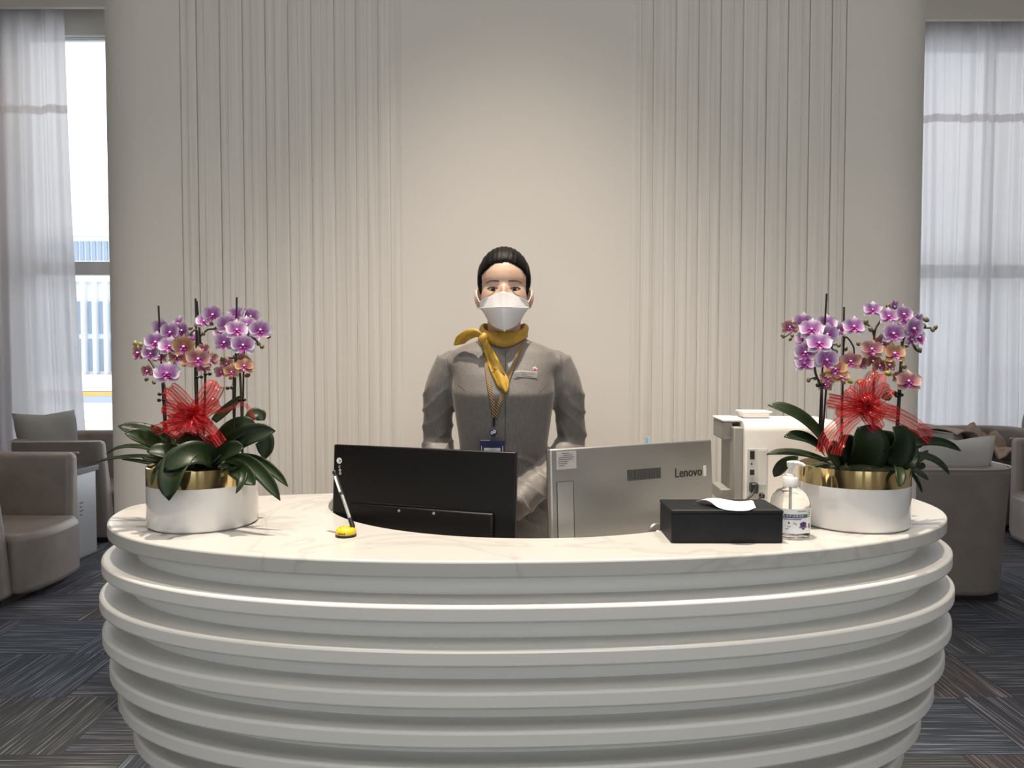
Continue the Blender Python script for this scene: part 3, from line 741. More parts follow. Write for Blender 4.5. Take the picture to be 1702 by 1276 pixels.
armchair('armchair', 'taupe leather armchair behind the side table holding a grey cushion', (-3.45, 6.22, 0), 0.03, GA)
armchair('armchair', 'taupe leather armchair turned backward right of the counter', (2.50, 4.80, 0), PI/2 - 0.02, GA)
armchair('armchair', 'taupe leather armchair under the right curtain with a brown blanket', (4.12, 6.70, 0), -PI/2, GA)
armchair('armchair', 'taupe leather armchair cut by the right edge of the picture', (4.25, 5.58, 0), PI, GA)
def pillow(name, label, c, w, h, d, rx, rz, m, seed=0):
    def fn(u, v, sgn):
        a, b2 = 2*u - 1, 2*v - 1
        e = (1 - a**4) * (1 - b2**4)
        pinch = 1 - 0.07 * (1 - abs(a*b2))
        th_ = d * 0.5 * max(e, 0)**0.45
        return Vector((a*w/2*(pinch + 0.06*abs(a*b2)), sgn*th_ + 0.006*math.sin(5*a + seed)*math.sin(4*b2), b2*h/2*(pinch + 0.06*abs(a*b2))))
    mb = MB().grid(lambda u, v: fn(u, v, 1), 18, 18); mb.grid(lambda u, v: fn(u, v, -1), 18, 18)
    R = Matrix.Translation(c) @ Matrix.Rotation(rz, 4, 'Z') @ Matrix.Rotation(rx, 4, 'X')
    mb.v = [R @ p for p in mb.v]
    o = mb.build(name, m, smooth=180)
    bm = bmesh.new(); bm.from_mesh(o.data); bmesh.ops.remove_doubles(bm, verts=bm.verts, dist=0.0008); bmesh.ops.recalc_face_normals(bm, faces=bm.faces); bm.to_mesh(o.data); bm.free()
    return tag(o, label, 'cushion')
pillow('cushion', 'grey cushion standing on the far left armchair', (-3.72, 6.15, 0.76), 0.46, 0.44, 0.23, -0.25, PI/2 - 0.55, mat('grey cushion cloth', (0.25, 0.245, 0.235), 0.8), 1)
pillow('cushion', 'pale grey cushion on the backward armchair right of the counter', (2.66, 4.62, 0.73), 0.46, 0.44, 0.17, 0.18, 0.12, mat('pale cushion cloth', (0.50, 0.49, 0.48), 0.8), 2)
pillow('cushion', 'grey cushion at the right edge behind the brown blanket', (4.66, 6.75, 0.72), 0.44, 0.46, 0.16, 0.1, PI/2, mat('grey cushion cloth', (0.25, 0.245, 0.235), 0.8), 3)
# blanket thrown over the armchair by the right curtain
def blanket(u, v):
    x = 3.60 + 0.80 * u + 0.04 * math.sin(4*v); y = 6.20 + 0.66 * v + 0.03*math.sin(7*u)
    arm = 1 / (1 + math.exp((x - 3.84) / 0.025))
    back = 1 / (1 + math.exp(-(y - 6.80) / 0.03))
    z = 0.425 + 0.385 * max(arm, 0.55*back)
    nn = noise.fractal(Vector((x*5, y*5, 3.1)), 1.0, 2.0, 3)
    soft = 1 - arm
    z += 0.012 + soft * (0.20 * math.exp(-((x - 4.02)/0.22)**2) + 0.07) * (0.6 + 0.5*abs(nn)) + 0.03*abs(nn)*soft + 0.045*abs(math.sin(7*u + 6*v + 3*nn))*soft
    if x < 3.655: z -= 0.5 * (3.655 - x)
    return (x, y, z)
bl = MB().grid(blanket, 70, 50).build('blanket', noise_col(mat('brown knitted blanket', (0.36, 0.28, 0.23), 0.9), (0.32, 0.245, 0.20), (0.42, 0.33, 0.275), (12, 12, 12)), smooth=180, thick=0.012)
tag(bl, 'crumpled brown blanket heaped on the armchair by the right curtain', 'blanket')
cd = MB().tube(crom([(3.88, 5.125, 0.43), (3.92, 5.12, 0.385), (3.98, 5.12, 0.375), (4.13, 5.12, 0.38), (4.4, 5.12, 0.40)], 6), 0.005, 8).build('charging_cord', M_white); tag(cd, 'thin white cord hanging on the armchair at the right edge', 'cord')

# side table block between the left armchairs
st = thing('side_table', 'pale metal side table between the two left armchairs', 'side table', (-3.29, 5.42, 0))
MB().box((-3.59, 5.25, 0.0), (-3.05, 5.60, 0.60)).build('cabinet_body', mat('pale metal panel', (0.46, 0.48, 0.50), 0.3, 0.5), st, bevel=0.004)
MB().box((-3.61, 5.235, 0.60), (-3.03, 5.615, 0.64)).build('table_top', mat('dark table top', (0.05, 0.05, 0.05), 0.3), st, bevel=0.004)
MB().box((-3.051, 5.265, 0.015), (-3.040, 5.585, 0.60)).build('front_panel', mat('pale metal panel', (0.46, 0.48, 0.50), 0.3, 0.5), st, bevel=0.002)
MB().box((-3.041, 5.285, 0.29), (-3.036, 5.33, 0.40)).build('socket', M_dark, st, bevel=0.002)
lt = MB()
for q in range(4): lt.box((-3.0405, 5.37, 0.31 + q*0.028), (-3.039, 5.40 + 0.015*(q % 2), 0.318 + q*0.028))
lt.build('printed_label', mat('grey print', (0.12, 0.11, 0.11), 0.7), st, smooth=0)
# ------------------------------------------------------------------ potted orchids
def petal_mat(name, edge, mid, deep):
    m = mat(name, mid, 0.55); N, L = nodes_of(m); b = bsdf(m)
    at = N.new('ShaderNodeAttribute'); at.attribute_name = 'reach'
    cr = N.new('ShaderNodeValToRGB'); e = cr.color_ramp.elements
    e[0].position = 0.0; e[0].color = (*deep, 1); e[1].position = 1.0; e[1].color = (*edge, 1)
    k = e.new(0.42); k.color = (*mid, 1); k = e.new(0.66); k.color = tuple(0.5*a + 0.5*c for a, c in zip(mid, edge)) + (1,); k = e.new(0.82); k.color = (*edge, 1)
    L.new(at.outputs['Fac'], cr.inputs['Fac']); L.new(cr.outputs['Color'], b.inputs['Base Color'])
    b.inputs['Subsurface Weight'].default_value = 0.0
    return m
M_pur = petal_mat('purple petals with pale rims', (0.74, 0.66, 0.76), (0.34, 0.10, 0.36), (0.24, 0.025, 0.27))
M_ora = petal_mat('russet petals with yellow rims', (0.52, 0.36, 0.17), (0.33, 0.11, 0.09), (0.26, 0.04, 0.08))
M_pnk = petal_mat('dusky pink petals', (0.50, 0.33, 0.28), (0.29, 0.08, 0.11), (0.22, 0.03, 0.10))
M_lip = mat('deep magenta lip', (0.26, 0.015, 0.20), 0.5); M_eye = mat('white column', (0.85, 0.78, 0.82), 0.4)
M_leaf = noise_col(mat('orchid leaf', (0.02, 0.04, 0.014), 0.42, 0, 0.35), (0.006, 0.014, 0.004), (0.015, 0.030, 0.008), (9, 9, 9), 3)
M_stem = mat('dark stem', (0.035, 0.03, 0.02), 0.5); M_stake = mat('black plant stake', (0.012, 0.010, 0.010), 0.5)
M_bud = mat('olive bud', (0.13, 0.11, 0.055), 0.5); M_budy = mat('yellow green bud', (0.33, 0.32, 0.06), 0.5)
M_clip = mat('black butterfly clip', (0.008, 0.008, 0.008), 0.4)
def petal(mb, reach, ang, length, width, tilt, cup, n=6, m=5, y0=0.0):
    k = len(mb.v)
    ca, sa = math.cos(ang), math.sin(ang)
    for i in range(n + 1):
        t = i / n; w = width * (math.sin(PI * min(1, 0.12 + 0.86*t)) ** 0.75) * (0.55 + 0.6*t)
        for j in range(m + 1):
            s = 2*j/m - 1
            lx = s * w * 0.5; ly = length * (t - 0.10*s*s*t*t); lz = tilt*t*length + cup * (s*s*0.5*w) - 0.25*length*max(0, t-0.6)**2
            mb.v.append(Vector((lx*ca - ly*sa, lx*sa + ly*ca, lz + y0)))
            reach.append(min(1.0, max(t, 0.25 + 0.75*t*0.2 + 0.62*abs(s)**2.2*(0.4 + 0.6*t))))
    for i in range(n):
        for j in range(m):
            a = k + i*(m+1) + j; mb.f.append((a, a+1, a+m+2, a+m+1))
def flower_mesh(m, seed, wide=1.0):
    rnd = random.Random(seed); mb = MB(); rc = []
    for ang in (0, 2.15, -2.15): petal(mb, rc, ang + rnd.uniform(-.1, .1), 1.0, 0.82, 0.05 + rnd.uniform(-.05, .1), 0.12)
    for ang in (1.25, -1.25): petal(mb, rc, ang + rnd.uniform(-.08, .08), 1.02, 1.30*wide, 0.22 + rnd.uniform(-.05, .1), 0.15, y0=0.06)
    me = bpy.data.meshes.new('flower'); me.from_pydata([tuple(v) for v in mb.v], [], mb.f); me.update()
    at = me.attributes.new('reach', 'FLOAT', 'POINT'); at.data.foreach_set('value', rc)
    me.polygons.foreach_set('use_smooth', [True] * len(me.polygons)); me.materials.append(m)
    return me
def lip_mesh():
    mb = MB(); rc = []
    petal(mb, rc, PI, 0.62, 0.52, 0.50, 0.5, y0=0.10); petal(mb, rc, PI + 1.0, 0.36, 0.30, 0.7, 0.5, y0=0.10); petal(mb, rc, PI - 1.0, 0.36, 0.30, 0.7, 0.5, y0=0.10)
    me = bpy.data.meshes.new('lip'); me.from_pydata([tuple(v) for v in mb.v], [], mb.f); me.update(); me.materials.append(M_lip)
    me.polygons.foreach_set('use_smooth', [True] * len(me.polygons)); return me
def eye_mesh():
    mb = MB().ell((0, 0.02, 0.22), (0.10, 0.10, 0.14), 8, 6)
    me = bpy.data.meshes.new('column'); me.from_pydata([tuple(v) for v in mb.v], [], mb.f); me.update(); me.materials.append(M_eye); return me
FM = {'p': [flower_mesh(M_pur, s) for s in (1, 2, 3)], 'o': [flower_mesh(M_ora, s, 0.9) for s in (4, 5)], 'k': [flower_mesh(M_pnk, s, 0.9) for s in (6, 7)]}
LIP = lip_mesh(); EYE = eye_mesh()
def bud_mesh(m):
    mb = MB().ell((0, 0, 0), (0.75, 0.75, 1.0), 10, 8); me = bpy.data.meshes.new('bud'); me.from_pydata([tuple(v) for v in mb.v], [], mb.f); me.update(); me.materials.append(m)
    me.polygons.foreach_set('use_smooth', [True] * len(me.polygons)); return me
BUD = {'b': bud_mesh(M_bud), 'y': bud_mesh(M_budy), 'r': bud_mesh(mat('dark red bud', (0.13, 0.02, 0.035), 0.5))}
# sheer wired ribbon: stripes run along the ribbon (attribute across its width)
M_rib = bpy.data.materials.new('sheer red wired ribbon'); M_rib.use_nodes = True
N, L = nodes_of(M_rib); b = N['Principled BSDF']; b.inputs['Base Color'].default_value = (0.50, 0.022, 0.03, 1); b.inputs['Roughness'].default_value = 0.22
at = N.new('ShaderNodeAttribute'); at.attribute_name = 'across'
ma = N.new('ShaderNodeMath'); ma.operation = 'MULTIPLY'; ma.inputs[1].default_value = 5.0
mf = N.new('ShaderNodeMath'); mf.operation = 'FRACT'; mg = N.new('ShaderNodeMath'); mg.operation = 'GREATER_THAN'; mg.inputs[1].default_value = 0.78
mr = N.new('ShaderNodeMapRange'); mr.inputs['To Min'].default_value = 0.20; mr.inputs['To Max'].default_value = 0.98
L.new(at.outputs['Fac'], ma.inputs[0]); L.new(ma.outputs[0], mf.inputs[0]); L.new(mf.outputs[0], mg.inputs[0]); L.new(mg.outputs[0], mr.inputs['Value'])
trn = N.new('ShaderNodeBsdfTransparent'); trn.inputs['Color'].default_value = (1.0, 0.80, 0.78, 1); mx = N.new('ShaderNodeMixShader')
L.new(mr.outputs['Result'], mx.inputs[0]); L.new(trn.outputs[0], mx.inputs[1]); L.new(b.outputs[0], mx.inputs[2]); L.new(mx.outputs[0], N['Material Output'].inputs['Surface'])
def ribbon(name, path, width, side, parent):
    """flat strip along path; side: vector across the strip"""
    org = ORG[parent.name]; pts = path; vs = []; fs = []; ac = []; m = 10
    sides = side if isinstance(side, list) else [side] * len(pts)
    for i, p in enumerate(pts):
        t = (pts[min(i+1, len(pts)-1)] - pts[max(i-1, 0)]).normalized(); s = sides[i]; s = (s - t*s.dot(t)).normalized()
        nrm = t.cross(s)
        for j in range(m + 1):
            q = j/m - 0.5; vs.append(p + s*width*q + nrm*width*0.06*math.sin(q*9 + i*0.3) - org); ac.append(j/m*0.999 + 0.05)
    for i in range(len(pts) - 1):
        for j in range(m):
            a = i*(m+1) + j; fs.append((a, a+1, a+m+2, a+m+1))
    me = bpy.data.meshes.new(name); me.from_pydata([tuple(v) for v in vs], [], fs); me.update()
    at = me.attributes.new('across', 'FLOAT', 'POINT'); at.data.foreach_set('value', ac)
    return link(name, me, M_rib, parent, 180, org=org)
def leaf(parent, a, b, c, width, roll, m=M_leaf):
    pts = bez(a, b, c, 14); mb = MB(); n = 6
    a, c = Vector(a), Vector(c)
    for i, p in enumerate(pts):
        t = (pts[min(i+1, 14)] - pts[max(i-1, 0)]).normalized(); u = i/14
        view = Vector((0, -1, 0.75)).normalized()
        s = t.cross(view); s = s.normalized() if s.length > 1e-3 else Vector((1, 0, 0))
        s = Matrix.Rotation(roll, 3, t) @ s; nrm = s.cross(t)
        w = width * (0.42 + 0.58*math.sin(PI*min(1.0, u*0.82 + 0.12))) * (1 - max(0, (u - 0.80)/0.20)**2.2 * 0.96)
        for j in range(n + 1):
            q = 2*j/n - 1
            mb.v.append(p + s*q*w*0.5 + nrm*(q*q)*w*0.16)
    for i in range(14):
        for j in range(n):
            k = i*(n+1) + j; mb.f.append((k, k+1, k+n+2, k+n+1))
    return mb.build('leaf', m, parent, smooth=180, thick=0.0022)
def orchid_pot(label, pcx, scale_, leaves, rnd_seed):
    rnd = random.Random(rnd_seed)
    front = G(pcx, 888.5, CT); R = 0.1215; yc = front.y + R; xc = P(pcx, 850, yc).x
    zt = P(pcx, 784, front.y).z
    root = thing('potted_orchid', label, 'potted plant', (xc, yc, CT + 0.0005))
    c = Vector((xc, yc, 0)); zg = zt - 0.040
    MB().revolve([(R - 0.006, CT + 0.0005), (R, CT + 0.006), (R, zg)], c, 64, True, False).build('pot', M_pot, root, smooth=60)
    MB().revolve([(R, zg), (R, zt), (R - 0.004, zt + 0.001), (R - 0.008, zt - 0.012)], c, 64, False, False).build('gold_rim', M_gold, root, smooth=60)
    MB().revolve([(R - 0.006, zt - 0.012), (R*0.7, zt - 0.004), (R*0.35, zt + 0.004), (0.001, zt + 0.006)], c, 32, False, True).build('moss', noise_col(mat('dark moss', (0.02, 0.03, 0.01), 0.95), (0.012, 0.018, 0.008), (0.04, 0.055, 0.02), (60, 60, 60), bump=0.8), root)
    def W(x, y, dy=0.0):
        px, py = scale_(x, y); return P(px, py, yc + dy)
    for (pa, pb, pc_, w, da, db, dc, roll) in leaves:
        m_ = M_leaf
        leaf(root, W(*pa, da), W(*pb, db), W(*pc_, dc), w*1.25, roll, m_)
    return root, W, c, zt, yc, rnd
def add_flowers(root, T, flowers, yc, xmid, rnd):
    org = ORG[root.name]
    for (kind, x, y, sz, dy) in flowers:
        px, py = T(x, y); p = P(px, py, yc + dy)
        me = FM[kind][rnd.randrange(len(FM[kind]))]
        o = bpy.data.objects.new('flower', me); C.objects.link(o); o.parent = root; o.location = p - org
        n = Vector((rnd.uniform(-.45, .45) + (p.x - xmid) * 2.0, -1.0 + (0.3 if dy > 0.02 else 0), rnd.uniform(-.15, .35))).normalized()
        q = n.to_track_quat('Z', 'Y'); o.rotation_mode = 'QUATERNION'
        o.rotation_quaternion = q; s = sz * rnd.uniform(0.92, 1.08); o.scale = (s, s, s)
        for nm, mm in (('lip', LIP), ('column', EYE)):
            l = bpy.data.objects.new(nm, mm); C.objects.link(l); l.parent = o
def add_buds(root, T, buds, yc, rnd, r=0.0065):
    org = ORG[root.name]
    for (kind, x, y, k) in buds:
        px, py = T(x, y); p = P(px, py, yc + rnd.uniform(-.05, .02))
        o = bpy.data.objects.new('bud', BUD[kind]); C.objects.link(o); o.parent = root; o.location = p - org
        o.scale = (r*k, r*k, r*k); o.rotation_euler = (rnd.uniform(-1, 1), rnd.uniform(-1, 1), 0)
def bow(root, cpx, cpy, yc, loops, tails, R=0.034):
    org = ORG[root.name]; c = P(cpx, cpy, yc)
    # loops: (angle in picture plane, length, width, forward lean)
    root = MB().ell(c + Vector((0, -0.004, 0)), (0.011, 0.010, 0.012), 12, 8).build('ribbon_bow', mat('red knot', (0.40, 0.015, 0.02), 0.35), root)
    for (ang, ln, wd, fw) in loops:
        ln *= 0.84
        d = Vector((math.cos(ang), -fw, math.sin(ang))).normalized(); up = d.cross(Vector((0, -1, 0)))
        if up.length < 0.1: up = Vector((1, 0, 0))
        up.normalize(); bn = d.cross(up).normalized()
        path = []
        for i in range(21):
            a = 2*PI*i/20; path.append(c + d*(ln*0.5*(1 - math.cos(a))) + bn*(ln*0.30*math.sin(a)*(0.35 + 0.65*math.sin(a/2))))
        o = ribbon('ribbon_loop', path, wd, up, root)
    for pts, wd in tails:
        pth = crom(pts, 8); ribbon('ribbon_tail', pth, wd, Vector((1, 0, 0.25)) if abs((pth[-1]-pth[0]).z) > abs((pth[-1]-pth[0]).x) else Vector((0, 0.2, 1)), root)

# left plant -------------------------------------------------------
S3 = lambda x, y: (160 + x/5.006, 660 + y/5.006)
S1 = lambda x, y: (200 + x/6.075, 500 + y/6.075)
leavesL = [
 ((700,420),(470,290),(180,240),.036, 0,-.04,-.05, .25), ((640,470),(420,330),(240,300),.034,-.02,-.08,-.10,.1),
 ((560,470),(260,350),(85,470),.013, 0,.02,.02,.5), ((520,500),(260,470),(0,540),.010,.02,.05,.06,.4), ((560,580),(380,530),(210,515),.010,0,.03,.05,.5),
 ((900,400),(600,470),(605,860),.050,-.04,-.155,-.165,0), ((1020,560),(820,350),(560,620),.044,-.06,-.13,-.15,-.3), ((900,520),(760,330),(680,420),.05,-.03,-.08,-.1,.0),
 ((640,480),(520,520),(460,730),.016,-.03,-.10,-.14,.5),
 ((1040,480),(1180,290),(1490,280),.040,-.02,-.05,-.04,.35), ((1000,420),(1150,230),(1330,230),.044,-.01,-.03,-.02,.1), ((1290,330),(1440,280),(1400,520),.036,.03,.05,.04,-.2),
 ((1080,520),(1330,480),(1530,860),.027,-.04,-.10,-.13,.2), ((1150,500),(1400,480),(1595,745),.018,-.02,-.06,-.08,.2), ((1200,560),(1270,640),(1160,800),.013,-.06,-.13,-.14,0),
 ((1100,560),(1200,600),(1320,730),.034,-.05,-.11,-.13,.1), ((980,200),(1050,130),(1230,-20),.020,.04,.05,.05,.1), ((1270,190),(1330,100),(1400,190),.028,.04,.05,.05,0),
 ((860,560),(980,420),(1060,400),.06,-.04,-.06,-.05,0), ((780,560),(620,430),(420,450),.034,-.05,-.10,-.11,.1), ((950,560),(1060,430),(1230,420),.036,-.05,-.09,-.09,.1), ((800,520),(820,420),(860,300),.045,.0,.0,.01,0), ((640,560),(520,540),(380,500),.018,-.03,-.06,-.06,.3)]
root, Wf, c, zt, yc, rnd = orchid_pot('potted pink orchids with a red bow at the left end of the counter', 338.5, S3, leavesL, 5)
rootL = root; PL = 0.0258
fl = [('p',520,320,PL,-.06),('p',365,420,PL,-.05),('p',505,465,PL*1.1,-.075),('p',310,535,PL*.9,-.04),('p',640,300,PL,-.01),('p',600,240,PL,.03),('p',430,280,PL,.03),('p',945,140,PL*.95,-.02),('p',855,210,PL*.85,.0),
 ('p',1080,240,PL,-.02),('p',1170,300,PL*1.1,-.07),('p',1280,250,PL,-.03),('p',1180,140,PL,.02),('p',1310,155,PL,.03),('p',1415,295,PL*1.05,-.05),('p',1060,420,PL,-.04),('p',1245,450,PL*1.1,-.075),('p',1015,320,PL*.8,.01),('p',1310,370,PL*.9,-.01),
 ('p',480,740,PL*1.15,-.05),('p',740,390,PL*.9,.03),('p',545,640,PL*.8,.03),('k',850,500,PL*.85,-.02),('o',650,465,PL*1.2,-.08),('k',785,590,PL*1.15,-.085),('k',925,590,PL*.75,-.03),('o',575,560,PL*.85,-.05),('k',195,530,PL*.95,-.02),('k',280,710,PL*.75,-.02),
 ('k',400,560,PL*.8,-.02),('o',690,620,PL*.75,-.03),('k',1235,600,PL*.8,-.02),('o',1255,665,PL*.85,-.04),('k',1070,640,PL*.75,-.02),('k',1025,720,PL*.75,-.03),('o',1120,720,PL*.8,-.05),('k',840,660,PL*.7,-.01)]
add_flowers(root, S1, fl, yc, c.x, rnd)
add_buds(root, S1, [('y',150,430,1.1),('y',205,440,.9),('b',1430,460,1.1),('b',1395,435,.8),('b',1035,585,1.2),('b',310,340,.9),('b',265,790,.9),('b',340,820,.9),('b',840,330,.8),('b',710,275,.9),('b',920,230,.9),('b',765,250,.9),('r',1285,750,1.1),('r',1500,360,.9),('b',1155,560,.9),('y',660,560,1.2),('y',1110,770,1.1),('b',400,550,.9),('b',720,340,.7)], yc, rnd)
def stick(root, T, a, b2, yc, r=0.0022, nm='stake', m=M_stake, dy=0.0):
    p, q = P(*T(*a), yc + dy), P(*T(*b2), yc + dy); MB().tube([p, q], r, 7).build(nm, m, root)
def stem(root, T, pts, yc, dy, r=0.0028):
    q = [P(*T(x, y), yc + d) for (x, y), d in zip(pts, dy)]; MB().tube(crom(q, 6), r, 7).build('stem', M_stem, root)
I = lambda x, y: (x, y)
for a, b2, dy in (((263.5,508),(275,745),-.02), ((325,496),(330,745),.01), ((327,500),(336,600),.02), ((393.5,494),(389,760),-.03), ((407.5,513),(402,745),.02)): stick(root, I, a, b2, yc, dy=dy)
stem(root, I, [(280,750),(275,690),(273,640),(262,622),(250,600),(228,580)], yc, (0,-.02,-.02,-.01,0,0)); stem(root, I, [(330,750),(325,650),(322,590),(300,575),(270,560)], yc, (0,0,0,-.01,-.02)); stem(root, I, [(338,750),(341,630),(338,600),(335,570)], yc, (.01,.01,.01,0))
stem(root, I, [(392,760),(388,650),(395,590),(415,560),(432,572)], yc, (0,-.03,-.02,-.02,-.01)); stem(root, I, [(403,760),(400,640),(395,600),(380,595),(372,596)], yc, (0,.01,0,0,0)); stem(root, I, [(330,600),(328,550),(315,556),(300,566)], yc, (0,.01,0,0), .0022); stem(root, I, [(332,560),(345,548),(358,545),(365,530)], yc, (0,0,0,0), .002)
for (x, y, dy) in ((269,655,-.02), (268,665,-.02), (345,622,-.0), (331,627,.0), (382,645,-.03), (402,665,.0)):
    p = P(x, y, yc + dy - 0.006); MB().ell(p + Vector((-.005,0,0)), (.005,.003,.004), 8, 6).ell(p + Vector((.005,0,0.001)), (.005,.003,.004), 8, 6).build('clip', M_clip, root)
bc_ = lambda px, py, dy: P(px, py, yc + dy)
rb = random.Random(2); loops = []
loops += [(2.25, .105, .034, .2), (0.95, .115, .036, .2), (2.75, .085, .034, .3), (0.55, .085, .03, .3), (-0.75, .088, .030, .3), (-2.3, .08, .03, .4), (3.5, .085, .03, .4)]
loops += [(rb.uniform(0, 6.28), rb.uniform(.045, .07), rb.uniform(.016, .026), rb.uniform(.6, 1.6)) for _ in range(14)]
bow(root, 325, 693, yc - 0.055, loops, [([bc_(320,688,-.06), bc_(290,705,-.07), bc_(252,716,-.05)], .026), ([bc_(330,690,-.06), bc_(352,715,-.10), bc_(368,738,-.11)], .030), ([bc_(330,682,-.05), bc_(365,684,-.05), bc_(405,672,-.04), bc_(424,697,-.03)], .010)])

# right plant ------------------------------------------------------
S4 = lambda x, y: (1260 + x/5.006, 640 + y/5.006)
S2 = lambda x, y: (1280 + x/5.869, 490 + y/5.869)
leavesR = [
 ((570,520),(400,220),(80,165),.036,-.02,-.05,-.03,.3), ((540,560),(420,400),(215,430),.028,-.02,-.06,-.06,.2), ((580,640),(320,530),(70,575),.021,-.01,-.03,-.02,.45), ((330,620),(190,640),(135,765),.023,.0,.04,.05,-.2),
 ((850,700),(960,480),(830,350),.075,-.03,-.07,-.05,0), ((1050,700),(1240,480),(1120,350),.060,-.02,-.06,-.06,.2), ((700,700),(620,560),(560,520),.05,-.03,-.07,-.07,0), ((1000,700),(1040,500),(980,380),.07,-.01,-.03,-.02,0), ((760,700),(760,520),(680,420),.05,.0,-.03,-.02,.1),
 ((1080,560),(1450,370),(1690,550),.017,-.02,-.03,.0,.35), ((1150,520),(1290,420),(1350,470),.04,-.01,-.02,.0,.1), ((1200,590),(1480,540),(1592,745),.013,-.02,-.03,-.03,.3), ((1200,640),(1340,640),(1415,540),.014,0,.02,.03,.3), ((1180,650),(1330,700),(1420,790),.010,-.03,-.05,-.05,.3),
 ((1220,660),(1330,780),(1365,900),.008,.0,.03,.04,.3), ((1180,620),(1370,720),(1370,640),.016,.0,.02,.03,0), ((1150,680),(1200,700),(1175,845),.018,-.08,-.13,-.14,0), ((1120,690),(1250,560),(1340,600),.045,-.03,-.05,-.05,.3), ((1050,120),(1080,60),(1090,130),.016,.06,.06,.06,0)]
root, Wf, c, zt, yc, rnd = orchid_pot('potted pink orchids with a red bow at the right end of the counter', 1417, S4, leavesR, 9)
fl = [('k',190,315,PL*.85,-.01),('p',325,275,PL*.95,-.02),('p',405,345,PL*1.1,-.05),('p',545,290,PL*1.05,-.01),('p',555,385,PL*1.15,-.04),('p',475,480,PL*1.15,-.075),('p',335,440,PL*.95,-.02),('p',350,560,PL*1.05,-.06),('p',330,675,PL*1.0,-.05),('p',540,635,PL*1.1,-.07),('p',675,350,PL*.8,.0),('p',815,315,PL*1.0,-.03),
 ('p',1000,150,PL*.9,-.02),('p',1150,215,PL*1.0,-.03),('p',1290,195,PL*1.0,-.03),('p',1190,380,PL*1.1,-.05),('p',1380,330,PL*1.1,-.075),('p',1420,250,PL*.9,-.01),('p',1435,420,PL*.95,-.04),('p',1195,115,PL*.8,.02),('p',1320,250,PL*.9,.01),('p',1370,440,PL*.8,-.03),
 ('o',640,730,PL*1.1,-.07),('o',660,665,PL*.85,-.03),('k',560,810,PL*.8,-.03),('k',785,650,PL*1.0,-.05),('k',870,665,PL*.8,-.02),('k',540,880,PL*.7,-.02),('k',985,535,PL*1.05,-.05),('k',1080,480,PL*.9,-.01),('o',1200,580,PL*1.1,-.06),('k',990,645,PL*.75,-.03),('k',1345,850,PL*1.1,-.05),('o',1150,690,PL*.8,-.03),('o',1265,800,PL*.7,-.02),('o',690,800,PL*.8,-.04),('y' if False else 'o',1060,690,PL*.7,-.03)]
add_flowers(root, S2, fl, yc, c.x, rnd)
add_buds(root, S2, [('b',125,400,.9),('b',215,395,.9),('b',198,432,.8),('b',375,830,1.0),('b',440,815,.8),('b',670,490,1.0),('b',735,525,1.1),('b',860,475,1.0),('b',640,550,.9),('b',590,500,1.),('b',935,265,1.1),('b',980,335,1.1),('b',1060,150,1.0),('b',1150,105,.9),('b',1520,240,1.2),('b',1495,300,1.1),('b',1612,320,1.0),('b',1585,338,1.0),('b',1335,492,1.0),('b',1462,535,.9),('b',1305,695,1.2),('y',870,850,1.2),('y',780,845,1.1),('y',715,845,1.2),('y',1150,765,1.4),('y',1060,640,1.2)], yc, rnd)
for a, b2, dy in (((1374,488),(1360,740),-.02), ((1403,510),(1399,740),.0), ((1375,620),(1366,740),-.01), ((1453,548),(1450,740),.0), ((1500,550),(1488,740),-.02)): stick(root, I, a, b2, yc, dy=dy)
stem(root, I, [(1364,750),(1366,660),(1364,640),(1356,622),(1352,595)], yc, (0,-.02,-.02,-.02,-.02)); stem(root, I, [(1364,640),(1356,628),(1346,630)], yc, (-.02,-.02,-.02), .0018); stem(root, I, [(1398,750),(1400,650),(1402,580),(1406,560),(1418,575),(1420,590)], yc, (0,0,0,0,0,0), .002); stem(root, I, [(1401,640),(1390,590),(1380,575),(1395,572)], yc, (0,-.02,-.02,-.02), .002)
stem(root, I, [(1450,750),(1452,640),(1453,560),(1462,535),(1480,515),(1500,512)], yc, (0,0,0,0,-.01,0), .0024); stem(root, I, [(1490,750),(1496,650),(1500,570),(1510,560),(1522,580),(1530,585)], yc, (0,-.02,-.02,-.02,-.01,0)); stem(root, I, [(1453,560),(1448,545),(1440,538)], yc, (0,0,0), .002); stem(root, I, [(1510,545),(1535,545),(1555,545)], yc, (0,0,0), .002); stem(root, I, [(1322,548),(1310,556),(1300,562)], yc, (0,0,0), .0018)
for (x, y, dy) in ((1491,653,-.02), (1495,657,-.02), (1364,640,-.02)):
    p = P(x, y, yc + dy - 0.006); MB().ell(p + Vector((-.006,0,0)), (.006,.003,.005), 8, 6).ell(p + Vector((.005,0,0.001)), (.005,.003,.004), 8, 6).build('clip', M_clip, root)
rb = random.Random(4)
loops = [(2.95, .105, .034, .2), (3.25, .09, .030, .4), (1.25, .10, .034, .1), (1.75, .08, .03, .3), (0.75, .085, .03, .2), (-0.15, .085, .030, .2), (-1.1, .07, .03, .5), (2.4, .075, .028, .3)]
loops += [(rb.uniform(0, 6.28), rb.uniform(.04, .06), rb.uniform(.016, .026), rb.uniform(.6, 1.6)) for _ in range(12)]
bow(root, 1435, 677, yc - 0.055, loops, [([bc2 for bc2 in (P(1430,680,yc-.06), P(1400,700,yc-.10), P(1375,725,yc-.12), P(1366,752,yc-.12))], .030), ([P(1435,685,yc-.06), P(1412,705,yc-.11), P(1396,730,yc-.13), P(1390,756,yc-.13)], .028), ([P(1450,676,yc-.05), P(1485,688,yc-.05), P(1520,706,yc-.03), P(1548,728,yc-.02)], .040)])
